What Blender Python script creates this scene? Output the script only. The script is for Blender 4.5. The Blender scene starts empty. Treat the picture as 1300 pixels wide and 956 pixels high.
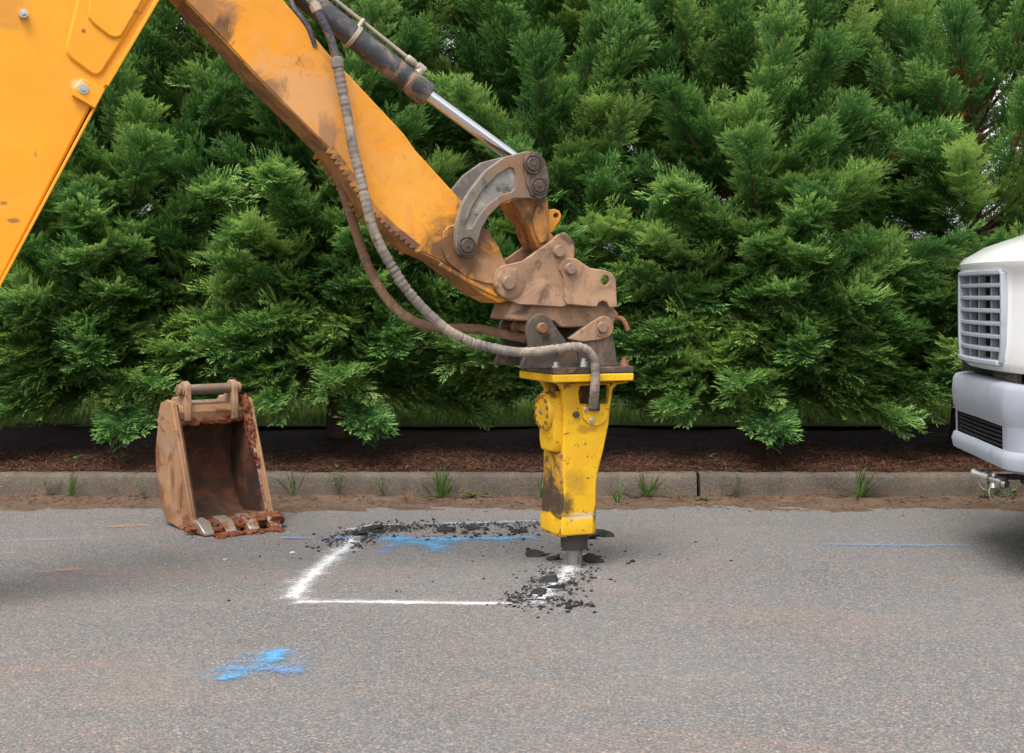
import bpy, bmesh, math, random
import numpy as np
from mathutils import Vector, Matrix

random.seed(7)
rng = np.random.default_rng(11)
SC = bpy.context.scene
COL = SC.collection
R = math.radians

# ---------------------------------------------------------------- camera, sky, sun, exposure
FPX, CX, HY, EYE = 1805.0, 650.0, 375.0, 1.35      # focal length / horizon in photo pixels, eye height
cam_d = bpy.data.cameras.new('camera')
cam_d.sensor_width = 36.0
cam_d.lens = 36.0 * FPX / 1300.0
cam_d.shift_y = (HY - 478.0) / 1300.0
cam_d.clip_start = 0.05
cam_d.clip_end = 2000
cam = bpy.data.objects.new('camera', cam_d)
cam.location = (0, 0, EYE)
cam.rotation_euler = (R(90), 0, 0)
COL.objects.link(cam)
SC.camera = cam

SUN_EL, SUN_AZ = R(62), R(205)      # azimuth clockwise from +Y: behind the camera, slightly to its left
world = bpy.data.worlds.new('World')
SC.world = world
world.use_nodes = True
wn, wl = world.node_tree.nodes, world.node_tree.links
wn.clear()
sky = wn.new('ShaderNodeTexSky'); sky.sky_type = 'NISHITA'; sky.sun_disc = False
sky.sun_elevation = SUN_EL; sky.sun_rotation = SUN_AZ
sky.air_density = 1.0; sky.dust_density = 4.0; sky.ozone_density = 1.0
hs = wn.new('ShaderNodeHueSaturation'); hs.inputs['Saturation'].default_value = 0.22
bg = wn.new('ShaderNodeBackground'); bg.inputs['Strength'].default_value = 0.15
wo = wn.new('ShaderNodeOutputWorld')
wl.new(sky.outputs[0], hs.inputs['Color']); wl.new(hs.outputs[0], bg.inputs['Color']); wl.new(bg.outputs[0], wo.inputs[0])

sd = bpy.data.lights.new('sun', 'SUN'); sd.energy = 1.35; sd.angle = R(32); sd.color = (1.0, 0.96, 0.9)
sun = bpy.data.objects.new('sun', sd); COL.objects.link(sun)
_d = Vector((math.sin(SUN_AZ) * math.cos(SUN_EL), math.cos(SUN_AZ) * math.cos(SUN_EL), math.sin(SUN_EL)))
sun.rotation_euler = _d.to_track_quat('Z', 'Y').to_euler()
sun.location = _d * 30

SC.view_settings.view_transform = 'Standard'
SC.view_settings.look = 'None'
SC.view_settings.gamma = 1.0
SC.view_settings.use_curve_mapping = False
SC.view_settings.exposure = 1.05

# ---------------------------------------------------------------- helpers
def ground(px, py, z=0.0):
    Y = FPX * (EYE - z) / (py - HY)
    return Vector(((px - CX) / FPX * Y, Y, z))

def at(px, py, Y):
    return Vector(((px - CX) / FPX * Y, Y, EYE - (py - HY) / FPX * Y))

class Frame:
    """a vertical working plane: u along it, w away from the viewer, v up"""
    def __init__(s, O, yaw):
        s.O = Vector(O); s.yaw = yaw
        s.a = Vector((math.cos(yaw), math.sin(yaw), 0)); s.n = Vector((-math.sin(yaw), math.cos(yaw), 0))
    def __call__(s, px, py, w=0.0):
        r = Vector(((px - CX) / FPX, 1.0, -(py - HY) / FPX))
        c = Vector((0, 0, EYE))
        t = (w - (c - s.O).dot(s.n)) / r.dot(s.n)
        P = c + r * t - s.O
        return Vector((P.dot(s.a), w, P.z))
    def uv(s, pts, w):
        o = []
        for p in pts:
            q = s(p[0], p[1], w); o.append((q.x, q.z))
        return o

def finish(bm, name, mat, parent=None, smooth=None, bevel=None, seg=2):
    bmesh.ops.recalc_face_normals(bm, faces=bm.faces)
    me = bpy.data.meshes.new(name)
    bm.to_mesh(me); bm.free()
    return link(me, name, mat, parent, smooth, bevel, seg)

def link(me, name, mat, parent=None, smooth=None, bevel=None, seg=2):
    if mat is not None: me.materials.append(mat)
    if smooth:
        me.shade_smooth()
        me.set_sharp_from_angle(angle=R(smooth))
    o = bpy.data.objects.new(name, me)
    COL.objects.link(o)
    if parent is not None: o.parent = parent
    if bevel:
        m = o.modifiers.new('bevel', 'BEVEL'); m.width = bevel; m.segments = seg
        m.limit_method = 'ANGLE'; m.angle_limit = R(35); m.use_clamp_overlap = True
        m.harden_normals = False
        if not smooth:
            me.shade_smooth(); me.set_sharp_from_angle(angle=R(30))
    return o

def tag(o, label=None, cat=None, group=None, kind=None):
    if label: o['label'] = label
    if cat: o['category'] = cat
    if group: o['group'] = group
    if kind: o['kind'] = kind
    return o

def thing(name, label, cat, loc=(0, 0, 0), rz=0.0, group=None):
    o = bpy.data.objects.new(name, None); COL.objects.link(o)
    o.empty_display_size = 0.2
    o.location = loc; o.rotation_euler = (0, 0, rz)
    return tag(o, label, cat, group)

def plate(bm, outer, w0, w1, holes=()):
    """prism of a (u,v) outline between depths w0 and w1"""
    loops = [outer] + list(holes)
    caps = ([], [])
    for lp in loops:
        A = [bm.verts.new((p[0], w0, p[1])) for p in lp]
        B = [bm.verts.new((p[0], w1, p[1])) for p in lp]
        n = len(lp)
        for i in range(n):
            bm.faces.new((A[i], A[(i + 1) % n], B[(i + 1) % n], B[i]))
        caps[0].append(A); caps[1].append(B)
    for c in caps:
        if not holes:
            bm.faces.new(c[0])
        else:
            ed = []
            for lp in c:
                for i in range(len(lp)):
                    ed.append(bm.edges.get((lp[i], lp[(i + 1) % len(lp)])))
            bmesh.ops.triangle_fill(bm, use_beauty=True, use_dissolve=False, edges=ed)

def box(bm, x0, x1, y0, y1, z0, z1):
    v = [bm.verts.new(p) for p in ((x0, y0, z0), (x1, y0, z0), (x1, y1, z0), (x0, y1, z0), (x0, y0, z1), (x1, y0, z1), (x1, y1, z1), (x0, y1, z1))]
    for f in ((0, 3, 2, 1), (4, 5, 6, 7), (0, 1, 5, 4), (1, 2, 6, 5), (2, 3, 7, 6), (3, 0, 4, 7)):
        bm.faces.new([v[i] for i in f])
    return v

def basis(d):
    d = d.normalized()
    h = Vector((0, 0, 1)) if abs(d.z) < 0.9 else Vector((1, 0, 0))
    x = d.cross(h).normalized(); y = d.cross(x).normalized()
    return x, y

def tube(bm, pts, rad, seg=12, caps=True):
    pts = [Vector(p) for p in pts]
    if not hasattr(rad, '__len__'): rad = [rad] * len(pts)
    rings = []
    x = None
    for i, p in enumerate(pts):
        d = (pts[min(i + 1, len(pts) - 1)] - pts[max(i - 1, 0)])
        d.normalize()
        if x is None: x, y = basis(d)
        else:
            x = (x - d * x.dot(d)).normalized(); y = d.cross(x)
        rings.append([bm.verts.new(p + (x * math.cos(2 * math.pi * k / seg) + y * math.sin(2 * math.pi * k / seg)) * rad[i]) for k in range(seg)])
    for a, b in zip(rings, rings[1:]):
        for k in range(seg):
            bm.faces.new((a[k], a[(k + 1) % seg], b[(k + 1) % seg], b[k]))
    if caps:
        bm.faces.new(rings[0][::-1]); bm.faces.new(rings[-1])

def cyl(bm, p0, p1, r, r1=None, seg=24):
    tube(bm, [p0, p1], [r, r if r1 is None else r1], seg)

def lathe(bm, p0, d, prof, seg=28):
    """prof: (distance along d, radius)"""
    d = Vector(d).normalized(); p0 = Vector(p0)
    x, y = basis(d)
    rings = [[bm.verts.new(p0 + d * t + (x * math.cos(2 * math.pi * k / seg) + y * math.sin(2 * math.pi * k / seg)) * r) for k in range(seg)] for t, r in prof]
    for a, b in zip(rings, rings[1:]):
        for k in range(seg):
            bm.faces.new((a[k], a[(k + 1) % seg], b[(k + 1) % seg], b[k]))
    bm.faces.new(rings[0][::-1]); bm.faces.new(rings[-1])

def catmull(pts, step):
    pts = [Vector(p) for p in pts]
    out = []
    P = [pts[0] * 2 - pts[1]] + pts + [pts[-1] * 2 - pts[-2]]
    for i in range(1, len(P) - 2):
        n = max(2, int((P[i + 1] - P[i]).length / step))
        for k in range(n):
            t = k / n
            a, b, c, d = P[i - 1], P[i], P[i + 1], P[i + 2]
            out.append(0.5 * ((2 * b) + (c - a) * t + (2 * a - 5 * b + 4 * c - d) * t * t + (3 * b - a - 3 * c + d) * t ** 3))
    out.append(pts[-1])
    return out

def arc(c, r, a0, a1, n):
    return [(c[0] + r * math.cos(R(a0 + (a1 - a0) * i / n)), c[1] + r * math.sin(R(a0 + (a1 - a0) * i / n))) for i in range(n + 1)]

def circle(c, r, n=20):
    return [(c[0] + r * math.cos(2 * math.pi * i / n), c[1] + r * math.sin(2 * math.pi * i / n)) for i in range(n)]

def rock(bm, c, sx, sy, sz, sub=1, rough=0.3, rnd=random):
    g = bmesh.ops.create_icosphere(bm, subdivisions=sub, radius=1.0)
    rz = rnd.uniform(0, 6.28)
    m = Matrix.Rotation(rz, 3, 'Z')
    for v in g['verts']:
        k = 1 + rnd.uniform(-rough, rough)
        v.co = m @ Vector((v.co.x * sx * k, v.co.y * sy * k, v.co.z * sz * k)) + Vector(c)

# ---------------------------------------------------------------- materials
def mat_new(name):
    m = bpy.data.materials.new(name); m.use_nodes = True
    n, l = m.node_tree.nodes, m.node_tree.links
    b = n['Principled BSDF']
    return m, n, l, b

def coords(n, l, kind='Object', scale=(1, 1, 1), rot=(0, 0, 0)):
    tc = n.new('ShaderNodeTexCoord'); mp = n.new('ShaderNodeMapping')
    mp.inputs['Scale'].default_value = scale; mp.inputs['Rotation'].default_value = rot
    l.new(tc.outputs[kind], mp.inputs['Vector'])
    return mp.outputs[0]

def noise(n, l, vec, scale, detail=5, rough=0.6, dist=0.0):
    t = n.new('ShaderNodeTexNoise'); t.inputs['Scale'].default_value = scale; t.inputs['Detail'].default_value = detail
    t.inputs['Roughness'].default_value = rough; t.inputs['Distortion'].default_value = dist
    l.new(vec, t.inputs['Vector'])
    return t.outputs['Fac']

def ramp(n, l, src, lo, hi, c0=(0, 0, 0, 1), c1=(1, 1, 1, 1)):
    r = n.new('ShaderNodeValToRGB')
    r.color_ramp.elements[0].position = lo; r.color_ramp.elements[1].position = hi
    r.color_ramp.elements[0].color = c0; r.color_ramp.elements[1].color = c1
    l.new(src, r.inputs[0])
    return r.outputs['Color']

def mix(n, l, fac, a, b, mode='MIX'):
    m = n.new('ShaderNodeMix'); m.data_type = 'RGBA'; m.blend_type = mode
    if isinstance(fac, (int, float)): m.inputs[0].default_value = fac
    else: l.new(fac, m.inputs[0])
    for s, i in ((a, 6), (b, 7)):
        if isinstance(s, tuple): m.inputs[i].default_value = (*s[:3], 1)
        else: l.new(s, m.inputs[i])
    return m.outputs[2]

def math_(n, l, op, a, b=None, clamp=False):
    m = n.new('ShaderNodeMath'); m.operation = op; m.use_clamp = clamp
    for i, s in enumerate((a, b)):
        if s is None: continue
        if isinstance(s, (int, float)): m.inputs[i].default_value = s
        else: l.new(s, m.inputs[i])
    return m.outputs[0]

def bump(n, l, b, src, strength, dist=0.01, prev=None):
    k = n.new('ShaderNodeBump'); k.inputs['Strength'].default_value = strength; k.inputs['Distance'].default_value = dist
    l.new(src, k.inputs['Height'])
    if prev is not None: l.new(prev, k.inputs['Normal'])
    l.new(k.outputs[0], b.inputs['Normal'])
    return k.outputs[0]

def worn(name, base, layers, rough=0.5, metal=0.0, bumps=((60, 0.15),), var=0.12, coat=0.0, scale=(1, 1, 1), scratch=None):
    """base colour with noise-shaped stains: layers = (colour, scale, lo, hi, strength, distortion)"""
    m, n, l, b = mat_new(name)
    v = coords(n, l, scale=scale)
    f0 = noise(n, l, v, 3.5, 6, 0.6)
    dark = tuple(c * (1 - var * 2) for c in base); lite = tuple(min(1, c * (1 + var)) for c in base)
    col = mix(n, l, ramp(n, l, f0, 0.35, 0.65), dark, lite)
    rgh = None
    for (c, s, lo, hi, k, ds) in layers:
        f = ramp(n, l, noise(n, l, v, s, 8, 0.65, ds), lo, hi)
        fk = math_(n, l, 'MULTIPLY', f, k)
        col = mix(n, l, fk, col, c)
        rgh = fk if rgh is None else math_(n, l, 'MAXIMUM', rgh, fk)
    if scratch:
        for ang, kk in ((0.5, 1.0), (-0.9, 0.8)):
            vs_ = coords(n, l, scale=(3, 3, 60), rot=(0, ang, 0))
            f = ramp(n, l, noise(n, l, vs_, 2.2, 3, 0.5), 0.685, 0.70)
            g_ = ramp(n, l, noise(n, l, v, 3.0, 4, 0.6), 0.48, 0.6)
            col = mix(n, l, math_(n, l, 'MULTIPLY', math_(n, l, 'MULTIPLY', f, g_), 0.55 * kk), col, scratch)
    l.new(col, b.inputs['Base Color'])
    if rgh is not None:
        rr = math_(n, l, 'MULTIPLY_ADD', rgh, (0.9 - rough))
        rr.node.inputs[2].default_value = rough
        l.new(rr, b.inputs['Roughness'])
    else: b.inputs['Roughness'].default_value = rough
    b.inputs['Metallic'].default_value = metal
    b.inputs['Coat Weight'].default_value = coat
    b.inputs['Specular IOR Level'].default_value = 0.4
    prev = None
    for (s, k) in bumps:
        prev = bump(n, l, b, noise(n, l, v, s, 6, 0.65), k, 0.01, prev)
    return m

M = {}
M['boom_paint'] = worn('boom_paint', (0.74, 0.30, 0.010), [((0.45, 0.2, 0.05), 16, 0.68, 0.74, 0.7, 0.5), ((0.78, 0.42, 0.09), 2.2, 0.5, 0.75, 0.35, 0)], 0.42, bumps=((9, 0.06), (120, 0.05)), var=0.04)
M['stick_paint'] = worn('stick_paint', (0.66, 0.255, 0.016), [((0.62, 0.34, 0.13), 4.5, 0.52, 0.68, 0.4, 0.8), ((0.42, 0.20, 0.07), 7, 0.56, 0.68, 0.7, 1.2), ((0.14, 0.075, 0.04), 13, 0.62, 0.70, 0.85, 1.0)], 0.5, bumps=((12, 0.12), (90, 0.12)), var=0.06, scratch=(0.30, 0.17, 0.09))
def stained(base_mat, spots, ax=0):
    m = M[base_mat]; n, l = m.node_tree.nodes, m.node_tree.links; b = n['Principled BSDF']
    src = b.inputs['Base Color'].links[0].from_socket
    v = coords(n, l)
    nz = noise(n, l, v, 7, 8, 0.7, 1.0)
    for (c, rad, colr, k, st) in spots:
        mp = n.new('ShaderNodeMapping'); mp.vector_type = 'POINT'
        mp.inputs['Location'].default_value = (0 if ax else -c[0] / st[0], -c[0] / st[0] if ax else 0, -c[1] / st[1]); mp.inputs['Scale'].default_value = (0 if ax else 1 / st[0], 1 / st[0] if ax else 0, 1 / st[1])
        l.new(v, mp.inputs['Vector'])
        ln = n.new('ShaderNodeVectorMath'); ln.operation = 'LENGTH'; l.new(mp.outputs[0], ln.inputs[0])
        d = math_(n, l, 'DIVIDE', ln.outputs['Value'], rad)
        d = math_(n, l, 'ADD', d, math_(n, l, 'MULTIPLY_ADD', nz, 3.0)); d.node.inputs[1].links[0].from_node.inputs[2].default_value = -1.5
        f = ramp(n, l, d, 0.45, 1.1, (1, 1, 1, 1), (0, 0, 0, 1))
        src = mix(n, l, math_(n, l, 'MULTIPLY', f, k), src, colr)
    l.new(src, b.inputs['Base Color'])
M['stick_shaded'] = worn('stick_shaded', (0.36, 0.15, 0.035), [((0.11, 0.055, 0.03), 6, 0.45, 0.62, 0.85, 0.8), ((0.55, 0.27, 0.09), 14, 0.6, 0.7, 0.6, 0.5)], 0.7, bumps=((40, 0.25),))  # stained stick paint, darkened to carry shade on the underside and in gaps
M['clay_steel'] = worn('clay_steel', (0.285, 0.165, 0.098), [((0.42, 0.255, 0.155), 5, 0.47, 0.62, 0.8, 0.8), ((0.085, 0.055, 0.04), 6, 0.55, 0.66, 0.85, 1.2), ((0.42, 0.16, 0.06), 21, 0.6, 0.7, 0.6, 0)], 0.72, bumps=((25, 0.2), (130, 0.25)))
M['grey_steel'] = worn('grey_steel', (0.165, 0.135, 0.11), [((0.32, 0.23, 0.155), 8, 0.52, 0.66, 0.7, 0.8), ((0.07, 0.06, 0.055), 12, 0.55, 0.66, 0.75, 0.6), ((0.26, 0.12, 0.055), 5, 0.50, 0.64, 0.65, 0.8), ((0.4, 0.16, 0.06), 30, 0.66, 0.72, 0.6, 0)], 0.6, 0.2, bumps=((30, 0.2), (140, 0.2)))
M['recess_steel'] = worn('recess_steel', (0.20, 0.19, 0.175), [((0.38, 0.34, 0.29), 11, 0.5, 0.64, 0.7, 0.8), ((0.05, 0.045, 0.045), 10, 0.58, 0.66, 0.8, 0.6)], 0.65, 0.15, bumps=((45, 0.3),))
M['dark_steel'] = worn('dark_steel', (0.075, 0.058, 0.046), [((0.26, 0.15, 0.09), 7, 0.52, 0.66, 0.75, 0.8), ((0.02, 0.018, 0.016), 12, 0.56, 0.66, 0.7, 0.6)], 0.65, 0.1, bumps=((35, 0.2), (150, 0.2)))
M['rust'] = worn('rust', (0.27, 0.12, 0.055), [((0.13, 0.06, 0.03), 14, 0.5, 0.62, 0.8, 0.5), ((0.48, 0.25, 0.12), 18, 0.58, 0.68, 0.7, 0.4)], 0.8, bumps=((50, 0.35),))
M['rusty_orange'] = worn('rusty_orange', (0.46, 0.19, 0.04), [((0.10, 0.055, 0.035), 6, 0.46, 0.6, 0.9, 0.8), ((0.36, 0.2, 0.11), 14, 0.55, 0.66, 0.7, 0.5)], 0.6, bumps=((30, 0.2),))
M['pin_steel'] = worn('pin_steel', (0.33, 0.22, 0.15), [((0.14, 0.1, 0.08), 24, 0.5, 0.65, 0.7, 0)], 0.5, 0.35, bumps=((60, 0.2),))
M['greasy_pin'] = worn('greasy_pin', (0.07, 0.052, 0.042), [((0.2, 0.12, 0.07), 40, 0.5, 0.65, 0.8, 0)], 0.45, 0.2, bumps=((70, 0.3),))
M['barrel'] = worn('barrel', (0.05, 0.052, 0.06), [((0.36, 0.22, 0.13), 6, 0.53, 0.66, 0.8, 1.0), ((0.18, 0.15, 0.13), 18, 0.52, 0.66, 0.5, 0.6)], 0.42, 0.1, bumps=((40, 0.1),))
M['chrome'] = worn('chrome', (0.78, 0.78, 0.80), [((0.5, 0.45, 0.4), 6, 0.6, 0.75, 0.3, 0)], 0.12, 1.0, bumps=((60, 0.02),), var=0.03)
M['bolt'] = worn('bolt', (0.55, 0.55, 0.53), [((0.3, 0.2, 0.12), 60, 0.55, 0.7, 0.6, 0)], 0.35, 0.8, bumps=((80, 0.1),))
M['pipe'] = worn('pipe', (0.36, 0.30, 0.24), [((0.48, 0.34, 0.22), 12, 0.5, 0.65, 0.7, 0.3)], 0.5, 0.3, bumps=((80, 0.1),))
M['hose'] = worn('hose', (0.17, 0.145, 0.125), [((0.36, 0.28, 0.21), 7, 0.46, 0.62, 0.75, 0.8), ((0.04, 0.035, 0.033), 16, 0.57, 0.68, 0.8, 0.4)], 0.75, bumps=((70, 0.35),))
M['hose_brown'] = worn('hose_brown', (0.19, 0.105, 0.06), [((0.34, 0.22, 0.14), 8, 0.5, 0.64, 0.7, 0.8), ((0.06, 0.04, 0.03), 14, 0.55, 0.66, 0.7, 0.4)], 0.75, bumps=((60, 0.3),))
M['breaker_paint'] = worn('breaker_paint', (0.70, 0.40, 0.007), [((0.62, 0.29, 0.012), 4, 0.47, 0.66, 0.75, 0.6), ((0.74, 0.44, 0.04), 9, 0.58, 0.7, 0.5, 0.5), ((0.17, 0.08, 0.025), 7, 0.615, 0.655, 0.85, 1.6), ((0.07, 0.042, 0.025), 30, 0.635, 0.675, 0.9, 0.4)], 0.42, bumps=((14, 0.14), (110, 0.12)), var=0.05, scratch=(0.30, 0.17, 0.06))
M['breaker_dirty'] = worn('breaker_dirty', (0.58, 0.30, 0.012), [((0.15, 0.078, 0.03), 6, 0.45, 0.56, 0.9, 1.6), ((0.06, 0.038, 0.025), 22, 0.54, 0.62, 0.85, 0.5)], 0.6, bumps=((20, 0.25), (110, 0.2)), var=0.08)
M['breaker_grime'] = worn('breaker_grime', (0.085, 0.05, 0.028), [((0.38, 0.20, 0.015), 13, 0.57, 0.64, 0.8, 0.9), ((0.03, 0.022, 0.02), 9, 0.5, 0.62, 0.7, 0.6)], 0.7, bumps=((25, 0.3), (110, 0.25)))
M['bucket_paint'] = worn('bucket_paint', (0.30, 0.16, 0.075), [((0.38, 0.225, 0.125), 4, 0.47, 0.60, 0.7, 0.4), ((0.17, 0.095, 0.055), 6, 0.52, 0.64, 0.8, 0.5), ((0.15, 0.048, 0.02), 6, 0.55, 0.62, 0.9, 0.9), ((0.27, 0.10, 0.04), 19, 0.62, 0.70, 0.8, 0.5)], 0.62, bumps=((16, 0.12), (90, 0.15)), scratch=(0.30, 0.24, 0.2))
M['bucket_inside'] = worn('bucket_inside', (0.045, 0.022, 0.013), [((0.15, 0.047, 0.018), 8, 0.48, 0.62, 0.8, 0.8), ((0.05, 0.03, 0.022), 7, 0.55, 0.66, 0.7, 0.8)], 0.75, bumps=((20, 0.3), (100, 0.3)))  # rusty brown taken darker, so the mouth's shade sits in the colour
M['tooth'] = worn('tooth', (0.36, 0.33, 0.29), [((0.22, 0.09, 0.04), 15, 0.46, 0.58, 0.95, 0.4)], 0.35, 0.6, bumps=((60, 0.15),))
M['clay'] = worn('clay', (0.19, 0.058, 0.022), [((0.28, 0.10, 0.042), 18, 0.5, 0.65, 0.7, 0), ((0.09, 0.026, 0.012), 30, 0.52, 0.65, 0.7, 0)], 0.92, bumps=((40, 0.7), (160, 0.6)))
M['white_paint'] = worn('white_paint', (0.80, 0.80, 0.80), [((0.68, 0.66, 0.63), 3, 0.55, 0.75, 0.35, 0.5)], 0.22, bumps=((3, 0.01),), var=0.01, coat=0.6)
M['grille_plastic'] = worn('grille_plastic', (0.34, 0.37, 0.42), [((0.25, 0.26, 0.29), 12, 0.55, 0.72, 0.4, 0.4)], 0.4, bumps=((120, 0.04),), var=0.04)
M['bumper_plastic'] = worn('bumper_plastic', (0.30, 0.32, 0.37), [((0.17, 0.185, 0.22), 5, 0.52, 0.7, 0.5, 0.5), ((0.4, 0.33, 0.27), 30, 0.66, 0.75, 0.4, 0)], 0.5, bumps=((160, 0.08),), var=0.03)
M['black_plastic'] = worn('black_plastic', (0.018, 0.018, 0.02), [((0.06, 0.055, 0.05), 9, 0.55, 0.7, 0.4, 0)], 0.55, bumps=((90, 0.08),))
M['radiator'] = worn('radiator', (0.022, 0.019, 0.017), [((0.07, 0.052, 0.04), 9, 0.48, 0.65, 0.7, 0)], 0.7, bumps=((120, 0.3),))
M['rubber'] = worn('rubber', (0.022, 0.021, 0.02), [((0.1, 0.08, 0.06), 8, 0.55, 0.7, 0.5, 0)], 0.8, bumps=((60, 0.2),))
M['brass'] = worn('brass', (0.62, 0.60, 0.55), [((0.35, 0.3, 0.22), 30, 0.5, 0.65, 0.5, 0)], 0.25, 0.9, bumps=((60, 0.05),))
M['cable'] = worn('cable', (0.45, 0.46, 0.42), [], 0.4, 0.2, bumps=())
M['bark'] = worn('bark', (0.075, 0.045, 0.032), [((0.16, 0.09, 0.06), 9, 0.5, 0.66, 0.7, 0.8)], 0.9, bumps=((30, 0.8),), scale=(1, 1, 0.25))
M['twig'] = worn('twig', (0.15, 0.07, 0.04), [], 0.9, bumps=())

def glass():
    m, n, l, b = mat_new('windscreen_glass')
    b.inputs['Base Color'].default_value = (0.03, 0.04, 0.045, 1); b.inputs['Roughness'].default_value = 0.05
    b.inputs['Coat Weight'].default_value = 1.0
    return m
M['glass'] = glass()
def lamp_glass():
    m, n, l, b = mat_new('lamp_glass')
    b.inputs['Base Color'].default_value = (0.7, 0.72, 0.74, 1); b.inputs['Roughness'].default_value = 0.08; b.inputs['Transmission Weight'].default_value = 0.6
    return m
M['lamp_glass'] = lamp_glass()

def asphalt():
    m, n, l, b = mat_new('asphalt')
    v = coords(n, l)
    vo = n.new('ShaderNodeTexVoronoi'); vo.inputs['Scale'].default_value = 118; l.new(v, vo.inputs['Vector'])
    vo2 = n.new('ShaderNodeTexVoronoi'); vo2.inputs['Scale'].default_value = 270; l.new(v, vo2.inputs['Vector'])
    sep = n.new('ShaderNodeSeparateColor'); l.new(vo.outputs['Color'], sep.inputs[0])
    sep2 = n.new('ShaderNodeSeparateColor'); l.new(vo2.outputs['Color'], sep2.inputs[0])
    stone = ramp(n, l, sep.outputs[0], 0.0, 1.0, (0.068, 0.066, 0.066, 1), (0.268, 0.256, 0.246, 1))
    fine = ramp(n, l, sep2.outputs[1], 0.0, 1.0, (0.066, 0.064, 0.064, 1), (0.244, 0.234, 0.226, 1))
    col = mix(n, l, 0.5, stone, fine)
    gap = ramp(n, l, vo.outputs['Distance'], 0.42, 0.62)
    col = mix(n, l, math_(n, l, 'MULTIPLY', gap, 0.55), col, (0.05, 0.048, 0.05))
    # pale and pinkish single stones
    pale = ramp(n, l, sep.outputs[1], 0.965, 0.975)
    col = mix(n, l, math_(n, l, 'MULTIPLY', pale, 0.55), col, (0.42, 0.38, 0.34))
    pink = ramp(n, l, sep.outputs[2], 0.955, 0.965)
    col = mix(n, l, math_(n, l, 'MULTIPLY', pink, 0.5), col, (0.42, 0.24, 0.16))
    # broad wear
    big = ramp(n, l, noise(n, l, v, 0.55, 5, 0.6), 0.35, 0.7)
    col = mix(n, l, math_(n, l, 'MULTIPLY', big, 0.30), col, (0.20, 0.195, 0.19))
    # red clay dust, in streaks along the road
    vs = coords(n, l, scale=(0.5, 1.3, 1))
    cl = ramp(n, l, noise(n, l, vs, 1.5, 9, 0.72, 0.6), 0.50, 0.70)
    spk = ramp(n, l, noise(n, l, v, 60, 3, 0.7), 0.40, 0.62)
    cl = math_(n, l, 'MULTIPLY', cl, spk)
    col = mix(n, l, math_(n, l, 'MULTIPLY', cl, 0.42), col, (0.34, 0.175, 0.10))
    # darker oily patches
    dk = ramp(n, l, noise(n, l, vs, 2.6, 6, 0.6), 0.60, 0.75)
    col = mix(n, l, math_(n, l, 'MULTIPLY', dk, 0.35), col, (0.07, 0.065, 0.065))
    l.new(col, b.inputs['Base Color'])
    b.inputs['Roughness'].default_value = 0.82
    b.inputs['Specular IOR Level'].default_value = 0.35
    inv = math_(n, l, 'SUBTRACT', 1.0, vo.outputs['Distance'])
    p = bump(n, l, b, inv, 0.55, 0.006)
    bump(n, l, b, noise(n, l, v, 240, 3, 0.7), 0.4, 0.004, p)
    return m
M['asphalt'] = asphalt()

def soil(name, c0, c1, c2, s=8, bs=0.8):
    m, n, l, b = mat_new(name)
    v = coords(n, l)
    col = mix(n, l, ramp(n, l, noise(n, l, v, s, 8, 0.7, 0.5), 0.35, 0.65), c0, c1)
    col = mix(n, l, ramp(n, l, noise(n, l, v, s * 9, 4, 0.7), 0.55, 0.7), col, c2)
    l.new(col, b.inputs['Base Color']); b.inputs['Roughness'].default_value = 0.95
    b.inputs['Specular IOR Level'].default_value = 0.2
    bump(n, l, b, noise(n, l, v, s * 7, 6, 0.75), bs, 0.02)
    return m
M['gutter'] = soil('gutter_dirt', (0.085, 0.055, 0.037), (0.15, 0.098, 0.066), (0.05, 0.032, 0.022), 5, 0.7)
M['mulch'] = soil('mulch_bed', (0.030, 0.015, 0.010), (0.055, 0.024, 0.014), (0.015, 0.009, 0.007), 6, 1.0)
M['earth'] = soil('far_ground', (0.10, 0.12, 0.04), (0.14, 0.17, 0.05), (0.08, 0.09, 0.03), 1.2, 0.5)
M['lawn'] = soil('lawn', (0.10, 0.17, 0.025), (0.17, 0.25, 0.045), (0.20, 0.24, 0.07), 3, 0.8)

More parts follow.
